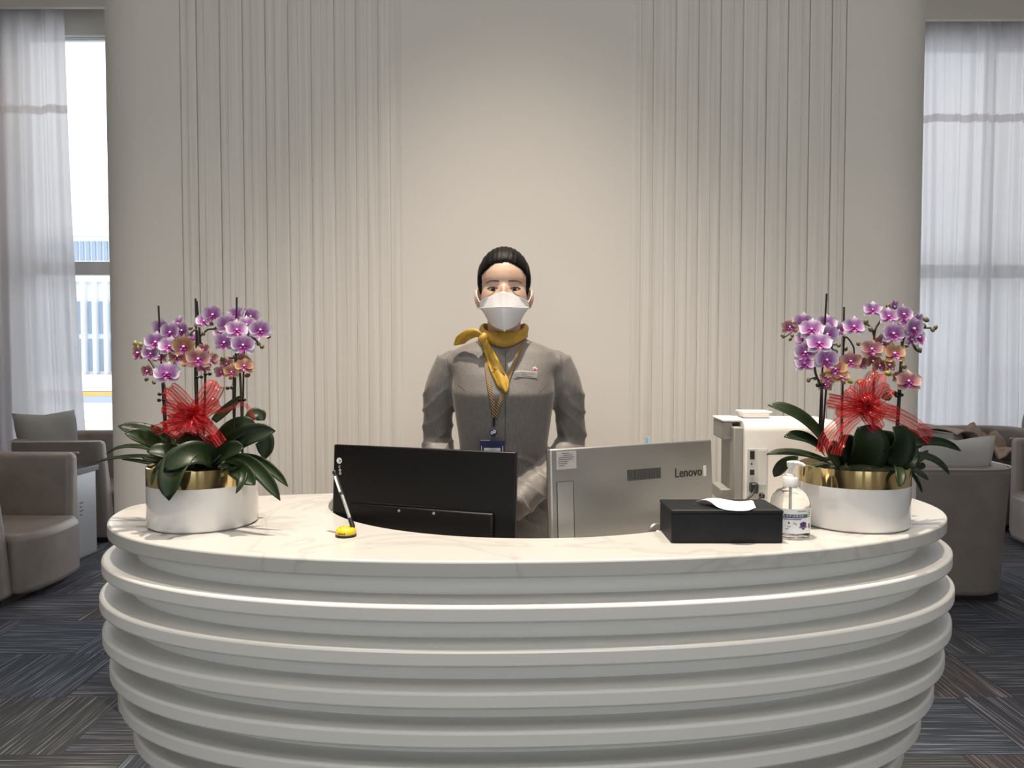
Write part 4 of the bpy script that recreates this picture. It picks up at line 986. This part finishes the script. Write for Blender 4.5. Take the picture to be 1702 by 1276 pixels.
# ------------------------------------------------------------------ receptionist
PX, PY = -0.024, 2.15            # standing spot
per = thing('person', 'receptionist in grey jacket, yellow neck scarf and white face mask behind the counter', 'person', (PX, PY, 0))
M_skin = noise_col(mat('skin', (0.60, 0.40, 0.30), 0.5), (0.58, 0.385, 0.285), (0.63, 0.43, 0.325), (25, 25, 25), 3)
bsdf(M_skin).inputs['Subsurface Weight'].default_value = 0.08; bsdf(M_skin).inputs['Subsurface Radius'].default_value = (0.01, 0.004, 0.002)
M_jack = noise_col(mat('grey shot suiting', (0.2, 0.19, 0.18), 0.52, 0.0, 0.4), (0.128, 0.119, 0.112), (0.172, 0.158, 0.148), (420, 420, 30), 2, bump=0.10, bscale=(900, 900, 900))
bsdf(M_jack).inputs['Sheen Weight'].default_value = 0.5; bsdf(M_jack).inputs['Sheen Roughness'].default_value = 0.35; bsdf(M_jack).inputs['Sheen Tint'].default_value = (0.9, 0.85, 0.8, 1)
M_hair = noise_col(mat('black hair', (0.006, 0.005, 0.005), 0.5, 0, 0.14), (0.003, 0.0025, 0.0025), (0.011, 0.009, 0.008), (160, 22, 160), 3, bump=0.5, bscale=(420, 24, 60))
M_scarf = noise_col(mat('mustard scarf silk', (0.46, 0.27, 0.03), 0.45), (0.42, 0.24, 0.022), (0.50, 0.30, 0.04), (60, 60, 60), 2, bump=0.15, bscale=(700, 700, 700))
M_mask = mat('white face mask', (0.74, 0.73, 0.75), 0.75)
M_skirt = mat('dark skirt', (0.035, 0.033, 0.035), 0.6)
HZ = 1.613; HY = 2.135           # head centre at eye level
H = Vector((PX + 0.002, HY, HZ))
def ringz(z, rx, ry, cx=0.0, cy=0.0, n=36, e=2.3):
    out = []
    for i in range(n):
        a = 2*PI*i/n; c, s = math.cos(a), math.sin(a)
        out.append(Vector((PX + cx + rx*math.copysign(abs(c)**(2/e), c), PY + cy + ry*math.copysign(abs(s)**(2/e), s), z)))
    return out
ELB = {-1: Vector((PX - 0.188, PY + 0.035, 1.185)), 1: Vector((PX + 0.190, PY + 0.035, 1.185))}
WRI = {-1: Vector((PX - 0.135, PY - 0.150, 1.05)), 1: Vector((PX + 0.028, PY - 0.158, 1.045))}
SHO = {-1: Vector((PX - 0.158, PY + 0.012, 1.416)), 1: Vector((PX + 0.160, PY + 0.012, 1.416))}
# body: one continuous mesh (head, neck, trunk, arms, hands, legs)
bd = MB()
bd.ell(H + Vector((0, 0.012, 0.036)), (0.0685, 0.088, 0.077))
bd.ell(H + Vector((0, -0.016, -0.020)), (0.0635, 0.065, 0.080))
bd.ell(H + Vector((0, -0.036, -0.070)), (0.043, 0.046, 0.040))
for sx in (-1, 1):
    bd.ell(H + Vector((sx*0.033, -0.036, -0.036)), (0.026, 0.024, 0.030), 16, 10)
    bd.ell(H + Vector((sx*0.072, 0.014, -0.016)), (0.009, 0.017, 0.028), 14, 10, Matrix.Rotation(sx*0.45, 3, 'Z') @ Matrix.Rotation(sx*0.12, 3, 'Y'))
bd.ell(H + Vector((0, -0.078, -0.012)), (0.009, 0.016, 0.028), 14, 10)
bd.ell(H + Vector((0, -0.092, -0.036)), (0.014, 0.014, 0.012), 14, 10)
bd.tube([H + Vector((0, 0.012, -0.05)), H + Vector((0, 0.018, -0.11)), H + Vector((0, 0.026, -0.20))], [0.047, 0.046, 0.056], 24)
bd.loft([ringz(0.80, .14, .10), ringz(0.95, .145, .10), ringz(1.12, .10, .078), ringz(1.30, .118, .09, 0, -.005), ringz(1.40, .13, .075), ringz(1.44, .10, .06, 0, .01), ringz(1.47, .05, .05, 0, .012)])
for sx in (-1, 1):
    S, E_, W_ = SHO[sx], ELB[sx], WRI[sx]
    bd.tube(crom([S + Vector((-sx*.03, 0, -.01)), S.lerp(E_, .35) + Vector((sx*.006, 0, 0)), S.lerp(E_, .7) + Vector((sx*.006, 0.005, 0)), E_ + Vector((0, 0.004, -0.004)), E_.lerp(W_, .45) + Vector((sx*.006, 0, -.008)), W_], 3), [.026]*10 + [.0255]*4 + [.024, .024], 16)
    # hand: palm, four fingers of unequal length, thumb from the side of the palm; hands folded at the belly
    w0 = WRI[sx]; d = Vector((-sx*0.93, -0.20 if sx > 0 else -0.14, -0.25)).normalized()
    nrm = Vector((-sx*0.25, -0.85, 0.45)); nrm = (nrm - d*nrm.dot(d)).normalized(); sd = d.cross(nrm) * (1 if sx > 0 else -1)
    off = Vector((0, -0.022, 0)) if sx > 0 else Vector((0, 0, 0))
    p0 = w0 + off*0.3
    bd.loft([[p0 + off*t + d*(0.085*t) + (sd*math.cos(2*PI*j/16)*(0.024 + 0.016*t) + nrm*math.sin(2*PI*j/16)*(0.017 - 0.004*t)) for j in range(16)] for t in (0, 0.35, 0.7, 1.0)])
    kn = p0 + off + d*0.078
    for f, ln in enumerate((0.070, 0.078, 0.073, 0.056)):
        b0 = kn + sd*(0.029 - 0.0193*f); cur = -nrm*0.018
        bd.tube([b0, b0 + d*ln*0.38, b0 + d*ln*0.72 + cur*0.5, b0 + d*ln*0.93 + cur*1.3], [.0088, .0086, .0080, .0066], 10)
    tb0 = p0 + off*0.4 + d*0.028 + sd*0.028
    bd.tube([tb0, tb0 + d*0.022 + sd*0.018, tb0 + d*0.048 + sd*0.022 - nrm*0.006], [.012, .0105, .008], 10)
    # leg and foot
    bd.tube([(PX + sx*0.07, PY, 0.85), (PX + sx*0.072, PY, 0.60), (PX + sx*0.070, PY - 0.005, 0.46), (PX + sx*0.068, PY + 0.012, 0.30), (PX + sx*0.066, PY + 0.01, 0.10), (PX + sx*0.066, PY + 0.005, 0.07)], [.075, .062, .048, .048, .032, .034], 18)
    bd.tube([(PX + sx*0.066, PY + 0.02, 0.055), (PX + sx*0.069, PY - 0.06, 0.045), (PX + sx*0.072, PY - 0.13, 0.03)], [.032, .03, .022], 14)
body_me = remeshed(bd, 0.0034, 10, 0.5)
EYEX, EYEZ = 0.0285, 0.002
for v in body_me.vertices:
    p = v.co - H
    if p.y < 0 and abs(p.z) < 0.06:
        for sx in (-1, 1):
            dx = (p.x - sx*EYEX) / 0.0165; dz_ = (p.z - EYEZ) / 0.0105
            v.co.y += 0.0045 * math.exp(-(dx*dx + dz_*dz_))
bvh_b = bvh_of(body_me)
for v in body_me.vertices: v.co -= Vector((PX, PY, 0))
body = link('body', body_me, M_skin, per, 180, org=Vector((PX, PY, 0)))
def face_hit(x, z):              # x, z relative to head centre, ray from the front
    h = bvh_b.ray_cast(Vector((H.x + x, 1.5, H.z + z)), Vector((0, 1, 0)))
    return h[0] if h[0] is not None else Vector((H.x + x, H.y - 0.07, H.z + z))
M_sclera = mat('eye white', (0.72, 0.67, 0.64), 0.25); M_iris = mat('dark brown iris', (0.035, 0.014, 0.007), 0.5, 0, 0.2); M_pupil = mat('pupil', (0.003, 0.003, 0.003), 0.4, 0, 0.2)
M_brow = mat('dark eyebrow', (0.045, 0.03, 0.024), 0.8)
for sx in (-1, 1):
    cx, cz = sx*EYEX, EYEZ
    base = face_hit(cx, cz)
    def lid(t, up):              # t -1 inner .. 1 outer
        x = cx + sx*t*0.0146
        zz = cz + (0.0062 if up else -0.0046) * (1 - abs(t)**2.0) + 0.0016*t
        return x, zz
    def eyef(u, v):
        t = 2*u - 1; xa, za = lid(t, False); xb, zb_ = lid(t, True)
        z = za + (zb_ - za)*v; bul = 0.0032 * (1 - t*t)
        return (H.x + xa, base.y - 0.0018 - bul + 0.0035*t*t*(1 if t > 0 else 0.2), H.z + z)
    ey = MB().grid(eyef, 14, 6).build('eye', M_sclera, per, smooth=180)
    ic = Vector((H.x + cx, base.y - 0.0053, H.z + cz + 0.0006))
    for nm, r, d_, m_ in (('iris', 0.0056, 0.0, M_iris), ('pupil', 0.0025, 0.0006, M_pupil)):
        mb = MB(); k = []
        for i in range(18):
            a = 2*PI*i/18; zz = max(-0.0044, min(0.0050, r*math.sin(a))); k.append(ic + Vector((r*math.cos(a), -d_, zz)))
        mb.add(k, [tuple(range(18))]); mb.build(nm, m_, ey, smooth=0)
    MB().ell(ic + Vector((-0.0014, -0.0009, 0.0017)), (0.0007, 0.0004, 0.0007), 8, 6).build('catchlight', mat('eye glint', (0.9, 0.9, 0.9), 0.2), ey)
    lash = [Vector(eyef((t + 1)/2, 1.0)) + Vector((0, -0.0012, 0.0003)) for t in [i/8 - 1 for i in range(17)]] + [Vector(eyef(1.0, 1.0)) + Vector((sx*0.003, 0.001, 0.0013))]
    MB().tube(lash, [.0006] + [.0011]*12 + [.0013]*4 + [.0005], 6).build('lash_line', mat('lashes', (0.012, 0.008, 0.007), 0.6), ey)
    low = [Vector(eyef((t + 1)/2, 0.0)) + Vector((0, -0.0006, 0)) for t in [i/8 - 1 for i in range(17)]]
    MB().tube(low, 0.0006, 5).build('lower_lid', mat('lower lash skin', (0.20, 0.10, 0.075), 0.6), ey)
    cre = []
    for i in range(13):
        t = -0.95 + 1.95*i/12; q = face_hit(cx + sx*t*0.0150, cz + 0.0088*(1 - 0.5*t*t) + 0.0012*t); cre.append(q + Vector((0, -0.0003, 0)))
    MB().tube(cre, [.0002] + [.0006]*11 + [.0002], 5).build('eyelid_crease', mat('lid crease skin', (0.30, 0.17, 0.12), 0.6), ey)
    bw = MB(); up_, lo_ = [], []
    for i in range(15):
        t = i/14; x = sx*(0.0125 + 0.036*t); z = 0.0215 + 0.0045*math.sin(PI*(0.22 + 0.60*t)) - 0.0025*max(0, t - 0.7)/0.3
        hw = 0.0024*(1 - 0.75*t)*(0.6 + 0.4*min(1, t*6)); q = face_hit(x, z)
        up_.append(Vector((H.x + x, q.y - 0.0011, H.z + z + hw))); lo_.append(Vector((H.x + x, q.y - 0.0011, H.z + z - hw)))
    bw.loft([up_, lo_], closed=False); bw.build('eyebrow', M_brow, per, smooth=180, thick=0.0012)
# hair: slicked back cap with temple line, bun at the nape
hr = MB().ell((0, 0, 0), (1, 1, 1), 96, 64)
HCn = H + Vector((0, 0.014, 0.037)); HR = (0.0750, 0.0945, 0.0905)
for i, p in enumerate(hr.v):
    q = Vector((p.x*HR[0], p.y*HR[1], p.z*HR[2])); w = q + HCn - H
    if p.z < -0.2: q.x *= 1 - 0.10*min(1, (-p.z - 0.2)); q.y *= 1.0
    hl = 0.080 - 0.020*(abs(w.x)/0.05)**2.2 + 0.0012*math.sin(w.x*170)
    inface = (w.y < -0.008 + 0.02*max(0, (0.05 - w.z)/0.1)) and w.z < hl and abs(w.x) < 0.0665
    s = 0.90 if inface else 1.0 + 0.008*math.sin(p.x*38 + 4*math.sin(p.y*3))
    if not inface and w.y < 0 and abs(w.x) < 0.07: s -= 0.055*math.exp(-max(0, w.z - hl)/0.009)
    # hair ends above and behind the ear
    if w.z < -0.008 and w.y < 0.035: s = min(s, 0.86)
    hr.v[i] = HCn + q*s
hr.ell(H + Vector((0, 0.112, -0.005)), (0.036, 0.030, 0.036), 24, 16)
hr.build('hair', M_hair, per, smooth=180)
# mask: three panels meeting along two creases, keel down the middle
def maskp(u, v):
    s = 2*u - 1; a = abs(s)
    y_in = maskp((math.copysign(0.86, s) + 1)/2, v)[1] - H.y if a > 0.861 else None
    top = -0.0065 - 0.0215*a**1.3; mid = -0.047 - 0.002*a**2 + 0.004*a**3; bot = -0.1090 + 0.018*a + 0.020*a**3 + 0.022*a**8
    xw = 0.0660 + 0.0015*math.sin(PI*v)
    if v < 0.42:
        k = v/0.42; z = top + (mid - top)*k
        y_c = -0.102 - 0.014*k; y_s = -0.026 - 0.006*k
    else:
        k = (v - 0.42)/0.58; z = mid + (bot - mid)*k
        y_c = -0.116 + 0.016*k**1.6; y_s = -0.032 + 0.010*k
    nose = 0.007*math.exp(-(s/0.16)**2)*(1 - min(1, v/0.42))
    y = y_s + (y_c - y_s)*(1 - a**1.75) - nose - 0.006*math.exp(-(s/0.10)**2)*max(0, (v - 0.42)/0.58)
    taper = 1 - 0.40*max(0, v - 0.5)**1.2
    x = s*xw*taper + 0.0015*v
    h_ = bvh_b.ray_cast(Vector((H.x + x*0.94, 1.5, H.z + z)), Vector((0, 1, 0)))
    if h_[0] is not None and h_[0].y < H.y + 0.03: y = min(y, h_[0].y - H.y - 0.003)
    if y_in is not None: y = y_in + (a - 0.86)*0.12
    return (H.x + x, H.y + y, H.z + z)
def lerp(a, b, t): return a + (b - a)*t
mk = MB().grid(maskp, 40, 34).build('face_mask', M_mask, per, smooth=30, thick=0.0012)
cre = [Vector(maskp(i/30, 0.42)) + Vector((0, -0.0009, 0)) for i in range(31)]
MB().tube(cre, 0.0007, 5).build('crease_seam', mat('mask seam', (0.62, 0.61, 0.62), 0.8), mk)
rim = [Vector(maskp(i/30, 0.0)) for i in range(31)]; MB().tube(rim, 0.0009, 5).build('top_seam', M_mask, mk)
MB().tube([Vector(maskp(0.5, 0.985)), Vector(maskp(0.505, 1.0)) + Vector((0.001, 0, -0.003))], [.002, .0008], 6).build('tip_tab', M_mask, mk)
for sx in (-1, 1):
    u = 0 if sx < 0 else 1
    a = Vector(maskp(u, 0.04)); e = H + Vector((sx*0.0765, 0.010, 0.004)); l = Vector(maskp(u, 0.62)); e2 = H + Vector((sx*0.0745, 0.016, -0.040))
    MB().tube(crom([a, a.lerp(e, 0.5) + Vector((sx*0.003, 0, 0.002)), e, H + Vector((sx*0.080, 0.022, -0.016)), e2, l.lerp(e2, 0.4) + Vector((sx*0.004, 0, 0)), l], 6), 0.0011, 6).build('ear_loop', M_mask, mk)

# jacket: trunk and both sleeves as one surface with sleeve folds
jk = MB()
jk.loft([ringz(0.84, .170, .125), ringz(0.92, .166, .122), ringz(1.02, .142, .108), ringz(1.12, .119, .096, 0, -.002), ringz(1.20, .124, .098, 0, -.006), ringz(1.28, .136, .106, 0, -.010), ringz(1.335, .143, .112, 0, -.012), ringz(1.385, .145, .098, 0, -.004), ringz(1.42, .158, .082, 0, .004), ringz(1.449, .150, .070, 0, .010), ringz(1.468, .112, .062, 0, .014), ringz(1.482, .068, .054, 0, .018), ringz(1.495, .057, .052, 0, .018)])
for sx in (-1, 1):
    S, E_, W_ = SHO[sx], ELB[sx], WRI[sx]
    jk.ell(S + Vector((-sx*0.016, 0, -0.002)), (.042, .047, .041), 20, 12)
    jk.tube(crom([S + Vector((-sx*.012, 0, .012)), S.lerp(E_, .35) + Vector((sx*.010, 0, 0)), S.lerp(E_, .7) + Vector((sx*.008, 0.005, 0)), E_ + Vector((0, 0.004, -0.004)), E_.lerp(W_, .45) + Vector((sx*.006, 0, -.008)), E_.lerp(W_, 1.02)], 5),
            [.042 + .006*math.sin(PI*min(1, i/9)) for i in range(15)] + [.047 - .0007*i for i in range(11)], 24)
jk_me = remeshed(jk, 0.0055, 6, 0.5)
for it in range(1):
    nor = [v.normal.copy() for v in jk_me.vertices]
    for v, nn in zip(jk_me.vertices, nor):
        p = v.co; q = p - Vector((PX, PY, 0)); ax = abs(q.x)
        sl = 0.0
        if ax > 0.128 and q.z < 1.42: sl = min(1, (ax - 0.128)/0.03)
        if q.z < 1.17 and q.y < -0.07: sl = 1.0
        low = min(1, max(0, (1.40 - q.z)/0.16))
        # diagonal drag folds on the sleeves
        ph = q.z*120 + ax*95 + 3.2*noise.noise(p*13); w_ = 1.35*(1 - abs(math.sin(ph/2)))**2.2 - 0.35
        v.co += nn * (sl * low * (0.0040*w_ * (0.45 + 0.9*abs(noise.noise(p*9 + Vector((3, 1, 7)))))*1.3 + 0.0035*noise.noise(p*34)))
        v.co += nn * 0.0011 * noise.noise(Vector((q.x*16, q.y*16, q.z*7)))
jbvh = bvh_of(jk_me)
for v in jk_me.vertices: v.co -= Vector((PX, PY, 0))
jacket = link('jacket', jk_me, M_jack, per, 180, org=Vector((PX, PY, 0)))
def on_j(px, py, d=0.001):
    o = Vector((0, 0, CAMH)); r = ray(px, py).normalized(); h = jbvh.ray_cast(o, r)
    if h[0] is None: return P(px, py, PY - 0.08)
    return h[0] - r * d
M_sm = mat('jacket seam', (0.075, 0.07, 0.066), 0.6)
def seam(pts, r=0.0009, nm='seam'):
    MB().tube(crom([on_j(x, y, 0.0) for x, y in pts], 6), r, 5).build(nm, M_sm, jacket)
seam([(840, 585), (840, 620), (840, 660), (840, 700), (840, 740)], .0011, 'front_seam')
seam([(747, 592), (745, 605), (752, 625), (763, 640), (774, 650)], .0008); seam([(931, 592), (932, 602), (922, 622), (909, 640), (897, 652)], .0008)
seam([(745, 605), (744, 597), (746, 591)], .0008, 'shoulder_seam'); seam([(932, 602), (933, 595), (931, 590)], .0008, 'shoulder_seam')
# skirt and shoes
MB().loft([ringz(0.90, .150, .108), ringz(0.75, .165, .12), ringz(0.55, .155, .115), ringz(0.50, .152, .112)], True, True).build('skirt', M_skirt, per, smooth=60)
for sx in (-1, 1):
    MB().tube([(PX + sx*0.066, PY + 0.045, 0.035), (PX + sx*0.067, PY, 0.035), (PX + sx*0.069, PY - 0.07, 0.03), (PX + sx*0.072, PY - 0.155, 0.022)], [.034, .0345, .036, .02], 14).box((PX + sx*0.066 - .02, PY + 0.02, 0.0), (PX + sx*0.066 + .02, PY + 0.06, 0.03)).box((PX + sx*0.069 - .026, PY - 0.15, 0.0), (PX + sx*0.069 + .026, PY - 0.04, 0.02)).build('shoe', M_dark, per)
# shirt collar under the scarf
def ell_ring(cx, cy, cz, rx, ry, tilt, n=48, a0=0, a1=2*PI):
    return [Vector((cx + rx*math.cos(a0 + (a1-a0)*i/n), cy + ry*math.sin(a0 + (a1-a0)*i/n), cz + tilt*math.sin(a0 + (a1-a0)*i/n))) for i in range(n + 1)]
cn = Vector((PX + 0.002, PY + 0.012, 0))
MB().loft([ell_ring(cn.x, cn.y, 1.468, .066, .066, .022), ell_ring(cn.x, cn.y, 1.505, .058, .056, .016)], closed=False).build('shirt_collar', mat('white shirt cotton', (0.78, 0.77, 0.76), 0.8), per, smooth=180, thick=0.002)
# neck scarf: rolled band, knot, two tails
sc = MB(); nR = 56; rings = []
for i in range(nR):
    a = 2*PI*i/nR; f = max(0, -math.sin(a))                     # 1 at the front
    hh = 0.018 + 0.004*math.sin(a*3) ; cz = 1.506 - 0.020*f + 0.004*math.cos(a*2)
    R = 0.0605 + 0.003*math.sin(2*a + .5) + 0.004*f
    ring = []
    for j in range(14):
        b_ = 2*PI*j/14; rr = R + 0.0065*math.cos(b_) + 0.0022*math.sin(3*b_ + a*2) - 0.10*(hh*math.sin(b_))*(1 + f)
        ring.append(Vector((cn.x + rr*math.cos(a), cn.y + rr*math.sin(a)*1.02, cz + hh*math.sin(b_))))
    rings.append(ring)
rings.append(rings[0]); sc.loft(rings, False, False)
scarf = sc.build('neck_scarf', M_scarf, per, smooth=180)
kp = P(803, 562, 2.07)
MB().ell(kp, (.013, .013, .016), 16, 12, Matrix.Rotation(0.5, 3, 'Y')).build('scarf_knot', M_scarf, scarf, smooth=180)
def strip(name, ctr, wid, m, parent, thick=0.003, fold=0.004, sides=None):
    mb = MB(); n = 8
    for i, p in enumerate(ctr):
        t = (ctr[min(i+1, len(ctr)-1)] - ctr[max(i-1, 0)]).normalized(); s = Vector((0, -1, 0)).cross(t) if sides is None else sides[i]
        s = (s - t*s.dot(t)).normalized(); nr = t.cross(s)
        for j in range(n + 1):
            q = j/n - 0.5; mb.v.append(p + s*wid[i]*q + Vector((0, -1, 0))*fold*math.sin(q*7 + i*0.12)*min(1, i/4))
    for i in range(len(ctr) - 1):
        for j in range(n):
            a = i*(n+1) + j; mb.f.append((a, a+1, a+n+2, a+n+1))
    return mb.build(name, m, parent, smooth=180, thick=thick)
tail = crom([kp + Vector((0.002, -0.008, -0.004)), on_j(815, 590, .014), on_j(826, 615, .012), on_j(835, 634, .011), on_j(842, 652, .010)], 5)
wt = [lerp(.014, .034, min(1, i/9)) for i in range(len(tail))]
for i in range(len(tail) - 5, len(tail)): wt[i] = .034*(1 - (i - len(tail) + 5)/4.6)
stf = strip('scarf_tail', tail, wt, M_scarf, scarf)
q = on_j(829, 621, .0150); MB().tube(crom([on_j(817, 611, .0160), on_j(826, 614, .0165), on_j(839, 622, .0155)], 5), .0014, 6).build('brown_stripe', mat('brown stripe', (0.13, 0.06, 0.02), 0.6), stf)
t2 = crom([kp + Vector((-.004, -.004, .006)), P(790, 553, 2.075), P(776, 557, 2.085), P(766, 564, 2.095), P(755, 573, 2.105)], 5)
w2 = [lerp(.016, .030, min(1, i/8)) for i in range(len(t2))]
for i in range(len(t2) - 5, len(t2)): w2[i] = .028*(1 - (i - len(t2) + 5)/4.3)
strip('scarf_tail', t2, w2, M_scarf, scarf, sides=[Vector((0.15, -0.55, 0.8))]*len(t2))
# lanyard and badge
M_lan = mat('woven lanyard', (0.16, 0.09, 0.05), 0.7); N, L = nodes_of(M_lan); b = bsdf(M_lan)
tc = N.new('ShaderNodeTexCoord'); wv = N.new('ShaderNodeTexWave'); wv.inputs['Scale'].default_value = 85; wv.bands_direction = 'DIAGONAL'
L.new(tc.outputs['Object'], wv.inputs['Vector']); cr = N.new('ShaderNodeValToRGB'); cr.color_ramp.elements[0].color = (0.035, 0.018, 0.014, 1); cr.color_ramp.elements[1].color = (0.34, 0.22, 0.09, 1); cr.color_ramp.elements[0].position = .35; cr.color_ramp.elements[1].position = .65
L.new(wv.outputs['Fac'], cr.inputs['Fac']); L.new(cr.outputs['Color'], b.inputs['Base Color'])
lan = thing('lanyard', 'brown and gold lanyard with a navy badge hanging on the grey jacket', 'lanyard', on_j(822, 700))
def lstrap(pts):
    ctr = crom([on_j(x, y, .0045) for x, y in pts], 5); return strip('strap', ctr, [.0105]*len(ctr), M_lan, lan, .0014, 0.0)
lstrap([(804, 574), (808, 605), (814, 645), (819, 672), (822, 697)]); lstrap([(868, 570), (858, 596), (845, 628), (832, 666), (822, 697)])
a = on_j(821, 694, .006); b2 = on_j(821, 708, .006)
MB().tube([a, b2], .0045, 8, flat=.7).build('clip', M_dark, lan)
rc_ = on_j(820, 718, .008); M_nv = mat('navy plastic', (0.012, 0.016, 0.07), 0.3)
m = MB().revolve([(.0105, 0), (.0105, .004), (.008, .0055), (.0005, .0055)], n=24); m.v = [rc_ + Vector((p.x, -p.z, p.y)) for p in m.v]; reel = m.build('badge_reel', M_nv, lan)
m = MB()
for s in (-1, 1): m.tube([rc_ + Vector((s*.0035 + .003*math.cos(t), -.0062, s*.0015 + .003*math.sin(t))) for t in [2*PI*i/14 for i in range(15)]], .0008, 5)
m.build('loop_emblem', M_wp, reel)
m = MB()
for s in (-1, 1): m.tube([rc_ + Vector((s*.008, -.002, .008)), rc_ + Vector((s*.0075, -.002, -.014))], .0010, 5)
m.build('wire_clip', mat('bright wire', (0.7, 0.7, 0.72), 0.25, 1), lan)
bt = on_j(818, 731, .008); y_ = bt.y
cd_ = MB().box((bt.x - .033, y_ - .002, bt.z - .095), (bt.x + .033, y_ + .002, bt.z)).build('badge_holder', M_nv, lan, bevel=.002)
MB().box((bt.x - .022, y_ - .0029, bt.z - .085), (bt.x + .022, y_ - .0015, bt.z - .021)).build('card', mat('grey badge card', (0.42, 0.42, 0.50), 0.4), cd_, smooth=0)
for s in (-1, 1): MB().box((bt.x + s*.028 - .001, y_ - .0028, bt.z - .09), (bt.x + s*.028 + .001, y_ - .0015, bt.z - .016)).build('edge_line', mat('grey badge card', (0.42, 0.42, 0.50), 0.4), cd_, smooth=0)
# name tag and flower pin
tA, tB = on_j(861, 621, .007), on_j(893, 623, .007); ctr = (tA + tB)/2
x_ = (tB - tA).normalized(); Mt = frame(ctr, x_, (0, -0.12, 1))
nt = thing('name_tag', 'small silver name tag pinned on the grey jacket', 'name tag', ctr); wtag = (tB - tA).length/2
plate = MB().obox(Mt, (-wtag, -.0085, -.001), (wtag, .0085, .0015)).build('plate', mat('brushed silver tag', (0.66, 0.62, 0.57), 0.4), nt, bevel=.0008)
lm = MB()
for k_, (x0, x1, yy) in enumerate(((-.018, -.004, .003), (-.018, .0, -.002), (.002, .018, .001), (-.018, .012, -.0058))): lm.obox(Mt, (x0, yy, .0015), (x1, yy + .0014, .0018))
lm.build('engraved_line', mat('engraving', (0.33, 0.29, 0.26), 0.6), plate, smooth=0)
m = MB().revolve([(.0078, 0), (.0078, .002), (.0058, .0028), (.0050, .0018), (.0026, .0018), (.0020, .0032), (.0004, .0032)], n=20); m.v = [Mt @ (p + Vector((-wtag - .003, .0005, -.0005))) for p in m.v]; m.build('round_emblem', mat('silver emblem', (0.58, 0.57, 0.56), 0.35), nt)
pn = on_j(889, 614, .006); pin = thing('flower_pin', 'tiny pink flower pin above the name tag', 'pin', pn)
m = MB()
for i in range(6):
    a = 2*PI*i/6 + .3; m.ell(pn + Vector((.0042*math.cos(a), 0, .0042*math.sin(a))), (.0034, .0016, .0034), 10, 6)
m.build('petals', mat('pale pink enamel', (0.80, 0.50, 0.48), 0.4), pin)
MB().ell(pn + Vector((0, -.0015, 0)), (.0034, .0014, .0034), 10, 6).build('centre', mat('rose enamel', (0.55, 0.12, 0.15), 0.4), pin)
